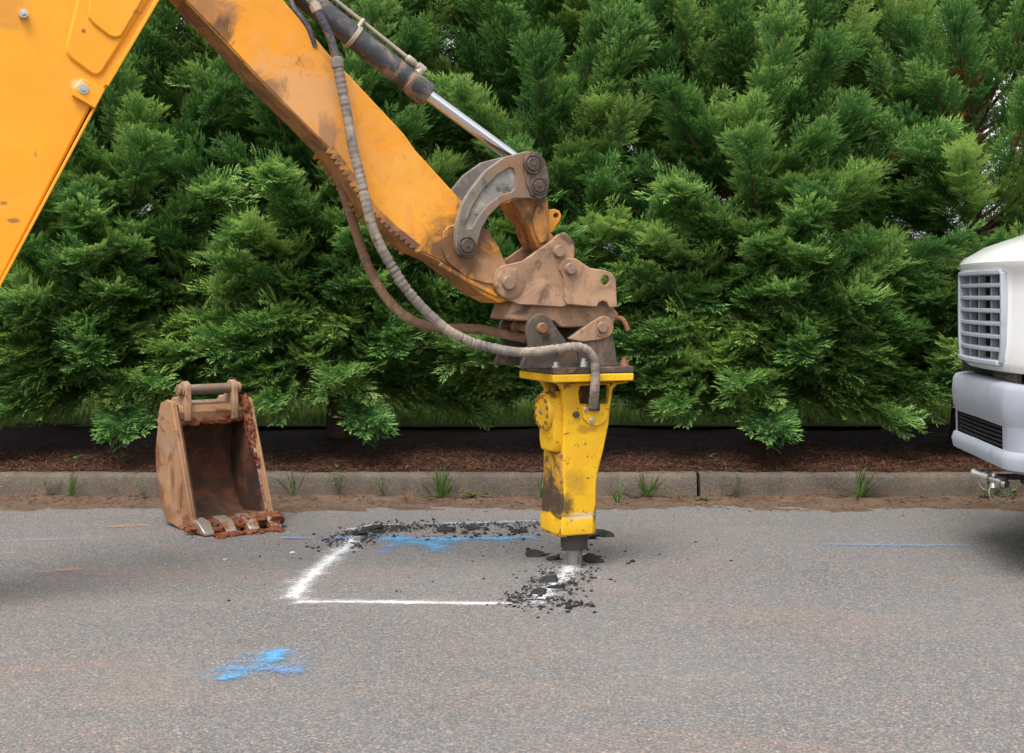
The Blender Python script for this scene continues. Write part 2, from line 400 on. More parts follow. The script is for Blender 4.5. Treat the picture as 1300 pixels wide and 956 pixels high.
def concrete():
    m, n, l, b = mat_new('kerb_concrete')
    v = coords(n, l)
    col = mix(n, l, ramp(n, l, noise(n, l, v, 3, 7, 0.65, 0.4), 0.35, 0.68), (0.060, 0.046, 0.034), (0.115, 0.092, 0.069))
    vo = n.new('ShaderNodeTexVoronoi'); vo.inputs['Scale'].default_value = 190; l.new(v, vo.inputs['Vector'])
    sep = n.new('ShaderNodeSeparateColor'); l.new(vo.outputs['Color'], sep.inputs[0])
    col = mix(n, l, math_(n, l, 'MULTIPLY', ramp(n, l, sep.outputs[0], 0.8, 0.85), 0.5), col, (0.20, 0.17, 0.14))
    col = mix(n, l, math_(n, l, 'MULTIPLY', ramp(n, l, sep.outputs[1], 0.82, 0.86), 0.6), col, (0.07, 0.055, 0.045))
    # clay splash near its foot
    g = n.new('ShaderNodeSeparateXYZ'); l.new(v, g.inputs[0])
    nz = noise(n, l, v, 9, 6, 0.7)
    h = math_(n, l, 'ADD', math_(n, l, 'MULTIPLY', g.outputs[2], -7.0), nz)
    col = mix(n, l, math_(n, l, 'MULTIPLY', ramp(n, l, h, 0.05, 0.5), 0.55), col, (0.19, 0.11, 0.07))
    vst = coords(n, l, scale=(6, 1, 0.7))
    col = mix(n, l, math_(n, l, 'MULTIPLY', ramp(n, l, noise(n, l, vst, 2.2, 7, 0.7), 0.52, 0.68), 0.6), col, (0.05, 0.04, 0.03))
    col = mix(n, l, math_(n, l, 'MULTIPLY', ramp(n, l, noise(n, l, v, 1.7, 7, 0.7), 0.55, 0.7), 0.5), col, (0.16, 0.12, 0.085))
    l.new(col, b.inputs['Base Color']); b.inputs['Roughness'].default_value = 0.9
    p = bump(n, l, b, vo.outputs['Distance'], 0.5, 0.006)
    bump(n, l, b, noise(n, l, v, 26, 6, 0.7), 0.5, 0.012, p)
    return m
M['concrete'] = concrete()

def foliage(name, deep, mid, tip, trans=0.3, rough=0.45):
    m, n, l, b = mat_new(name)
    at_ = n.new('ShaderNodeAttribute'); at_.attribute_name = 'tint'
    r = n.new('ShaderNodeValToRGB')
    e = r.color_ramp.elements
    e[0].position = 0.0; e[0].color = (*deep, 1); e[1].position = 1.0; e[1].color = (*tip, 1)
    x = e.new(0.5); x.color = (*mid, 1)
    l.new(at_.outputs['Fac'], r.inputs[0])
    l.new(r.outputs[0], b.inputs['Base Color']); b.inputs['Roughness'].default_value = rough
    b.inputs['Specular IOR Level'].default_value = 0.35
    t = n.new('ShaderNodeBsdfTranslucent'); l.new(r.outputs[0], t.inputs['Color'])
    mx = n.new('ShaderNodeMixShader'); mx.inputs[0].default_value = trans
    l.new(b.outputs[0], mx.inputs[1]); l.new(t.outputs[0], mx.inputs[2])
    l.new(mx.outputs[0], n['Material Output'].inputs['Surface'])
    return m
M['cypress'] = foliage('cypress_foliage', (0.030, 0.088, 0.022), (0.115, 0.268, 0.068), (0.40, 0.57, 0.15), 0.30, 0.40)
M['dead'] = foliage('dead_foliage', (0.16, 0.05, 0.015), (0.24, 0.085, 0.025), (0.34, 0.13, 0.03), 0.3)
M['autumn'] = foliage('autumn_foliage', (0.22, 0.09, 0.015), (0.38, 0.17, 0.02), (0.45, 0.26, 0.04), 0.4)
M['weed'] = foliage('weed_leaf', (0.05, 0.11, 0.02), (0.085, 0.18, 0.03), (0.15, 0.24, 0.06), 0.3)
M['drygrass'] = foliage('dry_grass', (0.22, 0.15, 0.06), (0.30, 0.21, 0.09), (0.38, 0.28, 0.13), 0.3)
M['lawn_blade'] = foliage('lawn_blade', (0.13, 0.22, 0.025), (0.21, 0.33, 0.045), (0.30, 0.38, 0.08), 0.4)
M['straw'] = foliage('pine_straw', (0.035, 0.014, 0.008), (0.09, 0.032, 0.015), (0.19, 0.08, 0.035), 0.0, 0.8)
M['crumb'] = worn('broken_asphalt', (0.014, 0.0135, 0.014), [((0.05, 0.047, 0.045), 40, 0.52, 0.66, 0.7, 0)], 0.75, bumps=((90, 0.7),))
M['pebble'] = worn('pale_stone', (0.45, 0.44, 0.43), [], 0.8, bumps=((90, 0.4),))

def spray(name, col, dens=1.0, speck=95, soft=1.0):
    """sprayed paint: a thin film whose cover fades out to speckles at its edges"""
    m, n, l, b = mat_new(name)
    tc = n.new('ShaderNodeTexCoord'); sx = n.new('ShaderNodeSeparateXYZ'); l.new(tc.outputs['UV'], sx.inputs[0])
    v = coords(n, l)
    d = math_(n, l, 'ABSOLUTE', math_(n, l, 'MULTIPLY_ADD', sx.outputs[1], 2.0))
    d.node.inputs[0].links[0].from_node.inputs[2].default_value = -1.0
    across = math_(n, l, 'SUBTRACT', 1.0, d)
    e = math_(n, l, 'MULTIPLY', math_(n, l, 'MINIMUM', sx.outputs[0], math_(n, l, 'SUBTRACT', 1.0, sx.outputs[0])), 9.0)
    body = math_(n, l, 'MINIMUM', across, e)
    nz = math_(n, l, 'MULTIPLY_ADD', noise(n, l, v, speck, 4, 0.85), 3.4); nz.node.inputs[2].default_value = -1.7
    nb = math_(n, l, 'MULTIPLY_ADD', noise(n, l, v, 7, 6, 0.72), 2.4); nb.node.inputs[2].default_value = -1.2
    core = math_(n, l, 'POWER', math_(n, l, 'MAXIMUM', body, 0.0), 2.2)
    edge = math_(n, l, 'MULTIPLY', body, 5.0, clamp=True)
    s = math_(n, l, 'ADD', math_(n, l, 'ADD', math_(n, l, 'MULTIPLY', core, dens), math_(n, l, 'MULTIPLY', nz, edge)), math_(n, l, 'MULTIPLY', nb, edge))
    a = math_(n, l, 'DIVIDE', math_(n, l, 'SUBTRACT', s, 0.22), soft, clamp=True)
    a = math_(n, l, 'MULTIPLY', a, 0.88)
    b.inputs['Base Color'].default_value = (*col, 1); b.inputs['Roughness'].default_value = 0.7
    bump(n, l, b, noise(n, l, v, 110, 4, 0.7), 0.5, 0.005)
    tr = n.new('ShaderNodeBsdfTransparent'); mx = n.new('ShaderNodeMixShader')
    l.new(a, mx.inputs[0]); l.new(tr.outputs[0], mx.inputs[1]); l.new(b.outputs[0], mx.inputs[2])
    l.new(mx.outputs[0], n['Material Output'].inputs['Surface'])
    return m
M['white_spray'] = spray('white_spray', (0.64, 0.64, 0.66), 1.3)
M['white_faint'] = spray('white_faint', (0.60, 0.60, 0.63), 0.75)
M['blue_spray'] = spray('blue_spray', (0.09, 0.34, 0.60), 0.95)
M['blue_faint'] = spray('blue_faint', (0.12, 0.30, 0.60), 0.65)
M['orange_spray'] = spray('orange_spray', (0.62, 0.26, 0.10), 0.7)

# ---------------------------------------------------------------- ground, road, kerb, bed, lawn
KERB_Y, KERB_H = 9.42, 0.165
def sheet(name, mat, x0, x1, y0, y1, z, nx=1, ny=1, zf=None):
    bm = bmesh.new()
    g = [[bm.verts.new((x0 + (x1 - x0) * i / nx, y0 + (y1 - y0) * j / ny, z if zf is None else zf(x0 + (x1 - x0) * i / nx, y0 + (y1 - y0) * j / ny))) for i in range(nx + 1)] for j in range(ny + 1)]
    for j in range(ny):
        for i in range(nx):
            bm.faces.new((g[j][i], g[j][i + 1], g[j + 1][i + 1], g[j + 1][i]))
    o = finish(bm, name, mat)
    tag(o, kind='structure')
    return o
tag(sheet('ground', M['earth'], -400, 400, -400, 400, -0.02), 'flat open ground reaching to the horizon')
road = sheet('road', M['asphalt'], -40, 40, -12, KERB_Y - 0.01, 0.0)
tag(road, 'worn grey asphalt road with red clay dust')

from mathutils import noise as mnoise
def gut_z(x, y):
    t = (y - 8.72) / (KERB_Y - 8.72)
    edge = 0.16 * mnoise.noise(Vector((x * 1.1, 0.3, 0))) + 0.12 * mnoise.noise(Vector((x * 4.1, y * 6, 0))) + 0.10 * mnoise.noise(Vector((x * 13.1, y * 16, 4)))
    return max(-0.006, 0.034 * (t - 0.36 + edge * 1.7)) + 0.006 * max(0, t) * mnoise.noise(Vector((x * 9, y * 9, 2)))
tag(sheet('gutter', M['gutter'], -6, 6, 8.72, KERB_Y, 0, 420, 24, gut_z), 'strip of reddish dirt washed against the kerb')

def bed_z(x, y):
    t = y - (KERB_Y + 0.15)
    return KERB_H - 0.012 + 0.05 * max(0, t) + 0.03 * mnoise.noise(Vector((x * 1.1, y * 1.4, 5))) * min(1, t * 3) + 0.012 * mnoise.noise(Vector((x * 6, y * 6, 7))) * min(1, t * 6)
tag(sheet('mulch_bed', M['mulch'], -9, 9, KERB_Y + 0.13, 11.9, 0, 150, 30, bed_z), 'dark planting bed of reddish mulch behind the kerb')
def lawn_z(x, y):
    return 0.27 + 0.05 * (y - 11.7) + 0.03 * mnoise.noise(Vector((x * .6, y * .6, 3)))
tag(sheet('lawn', M['lawn'], -24, 24, 11.7, 40, 0, 60, 40, lawn_z), 'bright green lawn rising behind the hedge')

# kerb: long precast stones with open joints
kerb = thing('kerb', 'low weathered concrete kerb along the planting bed', 'kerb', (0, KERB_Y, 0))
joint = at(887, 600, KERB_Y).x
for k in range(-3, 3):
    x0, x1 = joint + k * 3.05 + 0.012, joint + (k + 1) * 3.05 - 0.012
    bm = bmesh.new()
    nseg = 40
    prof = [(0, -0.1), (0.004, 0.06), (0.012, 0.135), (0.022, 0.155), (0.05, KERB_H), (0.14, KERB_H), (0.15, 0.15), (0.15, -0.1)]
    rings = []
    for i in range(nseg + 1):
        x = x0 + (x1 - x0) * i / nseg
        rings.append([bm.verts.new((x, p[0] + 0.006 * mnoise.noise(Vector((x * 3, p[1] * 9, k))), p[1] + 0.007 * mnoise.noise(Vector((x * 4, 3.3, p[0] * 20))) * (p[1] > 0.1))) for p in prof])
    for a, b_ in zip(rings, rings[1:]):
        for q in range(len(prof) - 1):
            bm.faces.new((a[q], a[q + 1], b_[q + 1], b_[q]))
    bm.faces.new(rings[0]); bm.faces.new(rings[-1])
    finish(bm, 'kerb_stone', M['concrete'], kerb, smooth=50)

# ---------------------------------------------------------------- paint marks on the road
def ribbon(name, mat, pts, label, z=0.004):
    """pts: (px, py, half width in metres) along the stroke"""
    C = [ground(p[0], p[1]) for p in pts]
    me = bpy.data.meshes.new(name)
    V, F, UV = [], [], []
    L = [0]
    for a, b_ in zip(C, C[1:]): L.append(L[-1] + (b_ - a).length)
    n = len(C)
    for i, c in enumerate(C):
        d = (C[min(i + 1, n - 1)] - C[max(i - 1, 0)]).normalized()
        s = Vector((-d.y, d.x, 0)) * pts[i][2]
        V += [(c + s + Vector((0, 0, z)))[:], (c - s + Vector((0, 0, z)))[:]]
        if i: F.append((2 * i - 2, 2 * i - 1, 2 * i + 1, 2 * i))
    me.from_pydata(V, [], F)
    uv = me.uv_layers.new(name='UVMap')
    for p in me.polygons:
        for li in p.loop_indices:
            vi = me.loops[li].vertex_index
            uv.data[li].uv = (L[vi // 2] / L[-1], float(vi % 2))
    o = link(me, name, mat, road)
    o['label'] = label
    return o
zl = 0.004
def nextz():
    global zl
    zl += 0.0004
    return zl
ribbon('paint_line', M['white_spray'], [(352, 765, .09), (420, 765, .10), (520, 766, .09), (600, 767, .085), (680, 767, .08)], 'white sprayed line along the near edge of the marked box', nextz())
ribbon('paint_line', M['white_spray'], [(356, 769, .11), (384, 742, .135), (415, 715, .125), (442, 694, .11), (458, 676, .08)], 'wide fuzzy white sprayed line along the left edge of the marked box', nextz())
ribbon('paint_line', M['white_faint'], [(432, 676, .12), (470, 668, .11), (540, 666, .07), (620, 664, .07), (710, 661, .06)], 'thin white sprayed line along the far edge of the marked box', nextz())
ribbon('paint_line', M['white_spray'], [(672, 772, .10), (700, 746, .12), (722, 722, .14), (740, 700, .12)], 'broken white sprayed line on the right edge of the marked box', nextz())
ribbon('paint_mark', M['blue_spray'], [(462, 684, .13), (520, 684, .20), (570, 686, .22), (630, 685, .17), (700, 684, .11)], 'blue spray paint streak inside the marked box', nextz())
ribbon('paint_mark', M['blue_spray'], [(500, 686, .16), (530, 690, .22), (555, 695, .2), (540, 704, .13)], 'blue spray paint blot hanging from the blue streak', nextz())
ribbon('paint_mark', M['blue_faint'], [(520, 686, .07), (495, 695, .08), (478, 706, .07)], 'faint blue spray trail left of the blue blot', nextz())
ribbon('paint_mark', M['blue_faint'], [(345, 684, .06), (400, 684, .07), (470, 684, .09)], 'faint blue spray line right of the bucket', nextz())
ribbon('paint_mark', M['blue_spray'], [(266, 870, .13), (315, 852, .17), (345, 840, .18), (376, 823, .12)], 'blue spray stroke nearest the camera', nextz())
ribbon('paint_mark', M['blue_faint'], [(285, 848, .12), (325, 850, .16), (365, 854, .11), (385, 858, .06)], 'faint blue spray overshoot across the nearest blue stroke', nextz())
ribbon('paint_mark', M['blue_faint'], [(1030, 692, .055), (1090, 693, .065), (1150, 694, .07), (1245, 694, .055)], 'thin blue line running toward the truck', nextz())
ribbon('paint_mark', M['blue_faint'], [(-20, 690, .05), (40, 687, .06), (115, 685, .05)], 'faint thin blue line at the left edge of the road', nextz())
ribbon('paint_mark', M['orange_spray'], [(130, 670, .07), (160, 669, .10), (195, 668, .07)], 'small orange spray smudge left of the bucket', nextz())
ribbon('paint_mark', M['orange_spray'], [(50, 727, .08), (78, 726, .11), (105, 726, .08)], 'orange spray smudge nearer on the left of the road', nextz())

# ---------------------------------------------------------------- digging arm
YAW = R(22)
BIT = ground(729, 717)
F0 = Frame((BIT.x, BIT.y, 0), YAW)
FA = Frame(F0.O + F0.a * -3.7, YAW)
arm = thing('digger_arm', 'orange digger boom and stick with cylinder, hoses and rusty coupler, holding the yellow breaker', 'digger arm', FA.O, YAW)

def prism(F, name, px, w0, w1, mat, parent, holes=(), bevel=0.004, trace=None):
    bm = bmesh.new()
    t = w0 if trace is None else trace
    plate(bm, F.uv(px, t), w0, w1, [F.uv(h, t) for h in holes])
    return finish(bm, name, mat, parent, bevel=bevel)

def strip_px(p, q, off0, off1):
    d = Vector((q[0] - p[0], q[1] - p[1])); d.normalize(); n = Vector((-d.y, d.x))
    return [(p[0] + n.x * off0, p[1] + n.y * off0), (q[0] + n.x * off0, q[1] + n.y * off0), (q[0] + n.x * off1, q[1] + n.y * off1), (p[0] + n.x * off1, p[1] + n.y * off1)]

def pin(F, name, px, py, rpx, w0, w1, mat, parent, prof=None):
    c = F(px, py, w0); r = rpx * 7.0 / FPX
    bm = bmesh.new()
    pr = prof or [(0, r * 0.86), (0.006, r), (w1 - w0, r)]
    lathe(bm, c, (0, 1, 0), pr)
    return finish(bm, name, mat, parent, smooth=35)

# boom
BW = 0.16
boom_px = [(201, 0), (134, 113), (118, 134), (116, 135), (-5.5, 369.5), (-125, 588), (-190, 680), (-270, 720), (-350, 700), (-385, 620), (-350, 500), (-215, 230), (-85, 0), (-20, -130), (60, -215), (160, -265), (245, -262), (290, -215), (292, -160), (262, -100)]
def sbm(px, py): q = FA(px, py, -BW); return (q.x, q.z)
stained('boom_paint', [(sbm(106, 40), 0.012, (0.16, 0.07, 0.03), 0.9, (1, 1)), (sbm(5, 258), 0.02, (0.25, 0.11, 0.04), 0.8, (1, .5)), (sbm(17, 280), 0.016, (0.2, 0.09, 0.04), 0.8, (1.6, .6)), (sbm(45, 195), 0.014, (0.3, 0.14, 0.05), 0.7, (.6, 1.6)), (sbm(2, 5), 0.12, (0.40, 0.17, 0.04), 0.5, (1, 1)), (sbm(172, 16), 0.02, (0.4, 0.18, 0.05), 0.7, (1.5, .7)), (sbm(98, 108), 0.03, (0.75, 0.5, 0.3), 0.6, (1, 1))])
boom = prism(FA, 'boom', boom_px, -BW, BW, M['boom_paint'], arm, bevel=0.012)
prism(FA, 'cover_plate', [(99, -80), (97, 0), (84, 52), (83, 66), (90, 75), (116, 95), (124, 97), (131, 92), (189, 0), (236, -80)], -BW - 0.014, -BW + 0.01, M['boom_paint'], boom, bevel=0.012)
prism(FA, 'inspection_plate', [(120, -60), (112, 12), (112, 22), (118, 30), (138, 46), (147, 49), (155, 46), (182, 0), (214, -60)], -BW - 0.026, -BW - 0.002, M['boom_paint'], boom, bevel=0.009)
prism(FA, 'edge_flange', strip_px((123, 134), (-130, 608), -0.5, 3.4), -BW - 0.012, -BW + 0.10, M['boom_paint'], boom, bevel=0.003)
prism(FA, 'groove_shade', strip_px((121, 137), (-128, 605), 0.5, 9), -BW + 0.07, -BW + 0.095, M['stick_shaded'], boom, bevel=0)  # dark-coloured backing added to read as shadow in the flange gap
prism(FA, 'edge_flange', strip_px((203, -3), (137, 109), -1, 4.0), -BW - 0.02, -BW + 0.01, M['boom_paint'], boom, bevel=0.003)
prism(FA, 'bracket', [(104, 99), (134, 113), (121, 138), (92, 121), (93, 112)], -BW - 0.030, -BW + 0.01, M['boom_paint'], boom, bevel=0.004)
for (x, y, r) in ((106, 113, 6.5), (30, 17, 5.5)):
    c = FA(x, y, -BW - 0.03)
    bm = bmesh.new(); rr = r * 6.2 / FPX
    lathe(bm, c + Vector((0, -0.004, 0)), (0, 1, 0), [(0, rr * 0.95), (0.002, rr), (0.04, rr)], 20)
    lathe(bm, c + Vector((0, -0.013, 0)), (0, 1, 0), [(0, rr * 0.55), (0.003, rr * 0.62), (0.012, rr * 0.62)], 6)
    lathe(bm, c + Vector((0, -0.017, 0)), (0, 1, 0), [(0, rr * 0.28), (0.006, rr * 0.3)], 12)
    finish(bm, 'bolt', M['bolt'], boom, smooth=30)

# king post, rear frame and stabiliser carrying the boom foot, outside the picture
foot = FA(-305, 660, 0)
bm = bmesh.new()
box(bm, foot.x - 0.22, foot.x + 0.16, -0.30, -0.20, 0.35, foot.z + 0.12); box(bm, foot.x - 0.22, foot.x + 0.16, 0.20, 0.30, 0.35, foot.z + 0.12)
box(bm, foot.x - 0.45, foot.x + 0.02, -0.2, 0.2, 0.36, foot.z - 0.18)
finish(bm, 'king_post', M['dark_steel'], arm, bevel=0.015)
bm = bmesh.new(); cyl(bm, (foot.x, -0.34, foot.z), (foot.x, 0.34, foot.z), 0.06); finish(bm, 'pivot_pin', M['pin_steel'], arm, smooth=35)
bm = bmesh.new(); box(bm, foot.x - 0.75, foot.x - 0.4, -1.0, 1.0, 0.32, 0.75); finish(bm, 'rear_frame', M['boom_paint'], arm, bevel=0.02)
for s in (-1, 1):
    bm = bmesh.new()
    box(bm, foot.x - 0.62, foot.x - 0.48, s * 0.92 - 0.07, s * 0.92 + 0.07, 0.05, 0.9); box(bm, foot.x - 0.75, foot.x - 0.35, s * 0.92 - 0.2, s * 0.92 + 0.2, 0.005, 0.05)
    finish(bm, 'stabiliser_leg', M['dark_steel'], arm, bevel=0.008)

# stick
SW = 0.12
def sp(px, py): q = FA(px, py, -SW); return (q.x, q.z)
stained('stick_paint', [(sp(592, 322), 0.27, (0.085, 0.042, 0.022), 0.92, (1, .9)), (sp(375, 130), 0.34, (0.52, 0.29, 0.14), 0.62, (1, .7)), (sp(335, 112), 0.13, (0.16, 0.085, 0.045), 0.75, (1, .6)), (sp(420, 180), 0.12, (0.22, 0.12, 0.07), 0.75, (.6, 1)),
                        (sp(260, 10), 0.16, (0.20, 0.10, 0.05), 0.7, (1, .7)), (sp(276, 40), 0.10, (0.05, 0.03, 0.02), 0.8, (.8, .8)), (sp(625, 350), 0.12, (0.40, 0.22, 0.12), 0.6, (1, 1)), (sp(520, 250), 0.2, (0.74, 0.36, 0.06), 0.4, (1, 1))])
stick_px = [(360, 0), (419, 70), (470, 124), (513, 170), (527, 190), (555, 221), (586, 255), (612, 287), (626, 304), (641, 338), (660, 350), (662, 366), (650, 380), (634, 385), (612, 374), (585, 350), (558, 330), (532, 318), (500, 291), (476, 268), (455, 240), (437, 213), (418, 188), (334, 104), (288, 54), (236, 0), (120, -120), (98, -190), (130, -240), (190, -250), (232, -225), (262, -150), (280, -95)]
stick = prism(FA, 'stick', stick_px, -SW, SW, M['stick_paint'], arm, bevel=0.006)
# underside skin, its shade put into a darker brown paint
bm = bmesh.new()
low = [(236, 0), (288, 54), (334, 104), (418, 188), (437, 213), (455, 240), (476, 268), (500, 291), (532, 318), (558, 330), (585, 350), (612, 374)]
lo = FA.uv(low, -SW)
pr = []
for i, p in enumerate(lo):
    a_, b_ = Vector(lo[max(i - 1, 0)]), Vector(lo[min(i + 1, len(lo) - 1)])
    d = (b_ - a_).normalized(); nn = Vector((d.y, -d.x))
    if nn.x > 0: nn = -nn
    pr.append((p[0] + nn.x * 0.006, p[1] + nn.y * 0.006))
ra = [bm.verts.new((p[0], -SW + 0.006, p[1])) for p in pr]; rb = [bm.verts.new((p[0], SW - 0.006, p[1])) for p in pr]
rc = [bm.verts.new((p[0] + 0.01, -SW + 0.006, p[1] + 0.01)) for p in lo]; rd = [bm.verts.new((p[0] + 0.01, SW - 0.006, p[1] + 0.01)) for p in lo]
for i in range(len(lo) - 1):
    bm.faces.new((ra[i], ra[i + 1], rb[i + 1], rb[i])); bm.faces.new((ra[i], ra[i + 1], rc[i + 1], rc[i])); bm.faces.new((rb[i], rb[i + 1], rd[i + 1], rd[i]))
finish(bm, 'underside_plate', M['stick_shaded'], stick)
# serrated grip strips
def serrate(path, w0, w1, pitch, h):
    P = [Vector(p) for p in FA.uv(path, -SW)]
    L = [0]
    for a_, b_ in zip(P, P[1:]): L.append(L[-1] + (b_ - a_).length)
    def ev(s):
        for i in range(len(P) - 1):
            if s <= L[i + 1] or i == len(P) - 2:
                t = (s - L[i]) / (L[i + 1] - L[i]); return P[i].lerp(P[i + 1], t), (P[i + 1] - P[i]).normalized()
    n = int(L[-1] / pitch)
    outer, inner = [], []
    for k in range(n + 1):
        s = k * L[-1] / n
        p, d = ev(s); nn = Vector((d.y, -d.x)); nn = nn if nn.x < 0 else -nn
        inner.append(p - nn * 0.02)
        outer.append(p + nn * 0.004)
        if k < n:
            p2, d2 = ev(s + pitch * 0.28); outer.append(p2 + nn * h * random.uniform(0.8, 1.0))
            p2, d2 = ev(s + pitch * 0.62); outer.append(p2 + nn * h * random.uniform(0.75, 1.0))
    bm = bmesh.new(); plate(bm, [tuple(q) for q in outer + inner[::-1]], w0, w1)
    return finish(bm, 'grip_strip', M['stick_shaded'] if w0 > 0 else M['rusty_orange'], stick, bevel=0.002)
tp = [(418, 188), (437, 213), (455, 240), (476, 268), (500, 291), (534, 318)]
serrate(tp, -SW - 0.006, -SW + 0.018, 0.030, 0.026)
serrate(tp, SW - 0.018, SW + 0.006, 0.030, 0.030)
# boss cheek at the end of the stick
for s in (-1, 1):
    px = [(561, 295), (568, 287), (580, 284), (608, 286), (620, 295), (632, 312), (640, 334), (660, 350), (640, 362), (615, 360), (590, 352), (566, 332), (560, 315)]
    bm = bmesh.new()
    w0, w1 = (-SW - 0.014, -SW + 0.01) if s < 0 else (SW - 0.01, SW + 0.014)
    plate(bm, FA.uv(px, -SW), w0, w1)
    finish(bm, 'boss_plate', M['stick_paint'], stick, bevel=0.006)
prism(FA, 'weld_bead', [(560, 333), (600, 356), (633, 374), (632, 378), (598, 361), (558, 338)], -SW - 0.012, -SW + 0.01, M['stick_paint'], stick, bevel=0.004)

# bucket cylinder
c0, c1 = FA(391 - 420, 0 - 333, -0.0), FA(548, 125, -0.0)
def onaxis(p, q, t): return p + (q - p) * t
# keep the barrel straight along the photographed axis
c1 = FA(543, 121, 0.0); dirc = (FA(391, 0, 0.0) - c1).normalized(); c0 = c1 + dirc * 1.35
rb_ = 15.2 * 6.75 / FPX
bm = bmesh.new()
lathe(bm, c0, -dirc, [(0, rb_ * 0.9), (0.02, rb_), (1.23, rb_), (1.232, rb_ * 1.07), (1.345, rb_ * 1.07), (1.35, rb_ * 1.0), (1.352, rb_ * 0.62)], 36)
barrel = finish(bm, 'cylinder_barrel', M['barrel'], arm, smooth=35)
rod_end = FA(667, 211, 0.0)
bm = bmesh.new(); cyl(bm, c1 + dirc * 0.05, rod_end + (c1 - rod_end).normalized() * 0.03, 8.2 * 6.9 / FPX, seg=32); finish(bm, 'piston_rod', M['chrome'], arm, smooth=35)
bm = bmesh.new(); cyl(bm, FA(667, 211, 0) + Vector((0, -0.055, 0)), FA(667, 211, 0) + Vector((0, 0.055, 0)), 0.062); finish(bm, 'rod_eye', M['dark_steel'], arm, smooth=35)
# feed pipe on top of the barrel
up = Vector((-dirc.z, 0, dirc.x)); up = up if up.z > 0 else -up
def bpos(t, off, w=0.0): return c1 + dirc * t + up * off + Vector((0, w, 0))
bm = bmesh.new()
tube(bm, [bpos(1.2, rb_ + 0.022, -0.01), bpos(0.6, rb_ + 0.022, -0.01), bpos(0.16, rb_ + 0.024, -0.01), bpos(0.12, rb_ + 0.018, -0.01)], 0.0105, 12)
finish(bm, 'feed_pipe', M['pipe'], barrel, smooth=40)
bm = bmesh.new()
lathe(bm, bpos(0.19, rb_ + 0.022, -0.012), -dirc, [(0, 0.016), (0.004, 0.019), (0.045, 0.019), (0.05, 0.015), (0.062, 0.015), (0.064, 0.023), (0.105, 0.023), (0.11, 0.018)], 16)
lathe(bm, bpos(0.10, rb_ - 0.01, -0.012), up, [(0, 0.024), (0.03, 0.024), (0.036, 0.018)], 16)
finish(bm, 'pipe_fitting', M['pipe'], barrel, smooth=40)
for t in (0.46, 1.0):
    bm = bmesh.new()
    lathe(bm, bpos(t, 0), -dirc, [(0, rb_ + 0.002), (0.002, rb_ + 0.005), (0.02, rb_ + 0.005), (0.022, rb_ + 0.002)], 36)
    q = bpos(t, rb_ + 0.012, -0.03); lathe(bm, q - up * 0.03, up, [(0, 0.012), (0.045, 0.012), (0.05, 0.008)], 8)
    finish(bm, 'pipe_clamp', M['pipe'], barrel, smooth=35)

# side links with sunk webs
outer = [(583, 323), (578.5, 312), (578.5, 298), (580, 283), (586, 261), (598, 240), (617, 216), (641, 199), (667, 192), (682, 193), (691.5, 204), (697.5, 230), (694, 250), (682, 254), (670, 252), (653, 252), (636, 259), (622, 273), (612, 290), (607, 307), (603, 321.5), (594, 327)]
web = [(589, 288), (592, 283), (600, 262), (614, 240), (632, 222), (648, 212.5), (652, 214), (655, 222), (653, 240), (649, 244), (637, 247), (621, 258), (608, 273), (599, 289), (594, 291)]
boss = [(664, 200), (672, 193), (682, 193), (691.5, 204), (697.5, 230), (694, 250), (684, 254), (674, 248), (668, 236), (664, 216)]
LW0, LW1 = -0.172, -0.135
for s in (-1, 1):
    bm = bmesh.new()
    o_, w_ = FA.uv(outer, LW0), FA.uv(web, LW0)
    if s < 0: plate(bm, o_, LW0, LW0 + 0.016, [w_]); 
    else: plate(bm, o_, -LW0 - 0.016, -LW0, [w_])
    lk = finish(bm, 'side_link', M['grey_steel'], arm, bevel=0.005)
    bm = bmesh.new()
    oi = [(Vector(p) * 0.994 + Vector((sum(q[0] for q in o_) / len(o_), sum(q[1] for q in o_) / len(o_))) * 0.006) for p in o_]
    if s < 0: plate(bm, [tuple(p) for p in oi], LW0 + 0.013, LW1)
    else: plate(bm, [tuple(p) for p in oi], -LW1, -LW0 - 0.013)
    finish(bm, 'web', M['recess_steel'], lk, bevel=0.003)
    if s < 0:
        bm = bmesh.new(); plate(bm, FA.uv(boss, LW0), LW0 - 0.012, LW0 + 0.004); finish(bm, 'boss', M['dark_steel'], lk, bevel=0.006)
def washer_pin(px, py, r, w):
    c = FA(px, py, w); r = r * 7.0 / FPX
    bm = bmesh.new()
    lathe(bm, c, (0, 1, 0), [(0, r * 0.25), (0.0, r * 0.62), (0.003, r * 0.68), (0.010, r * 0.68), (0.010, r * 0.8), (0.006, r * 0.84), (0.006, r * 0.94), (0.010, r), (-w * 2, r)], 28)
    lathe(bm, c + Vector((0, -0.004, 0)), (0, 1, 0), [(0, r * 0.12), (0.001, r * 0.2), (0.008, r * 0.2)], 8)
    finish(bm, 'pin', M['greasy_pin'], arm, smooth=30)
washer_pin(678, 208, 12.5, -0.20); washer_pin(685.5, 236, 11.0, -0.198); washer_pin(594, 312, 12.2, -0.188)

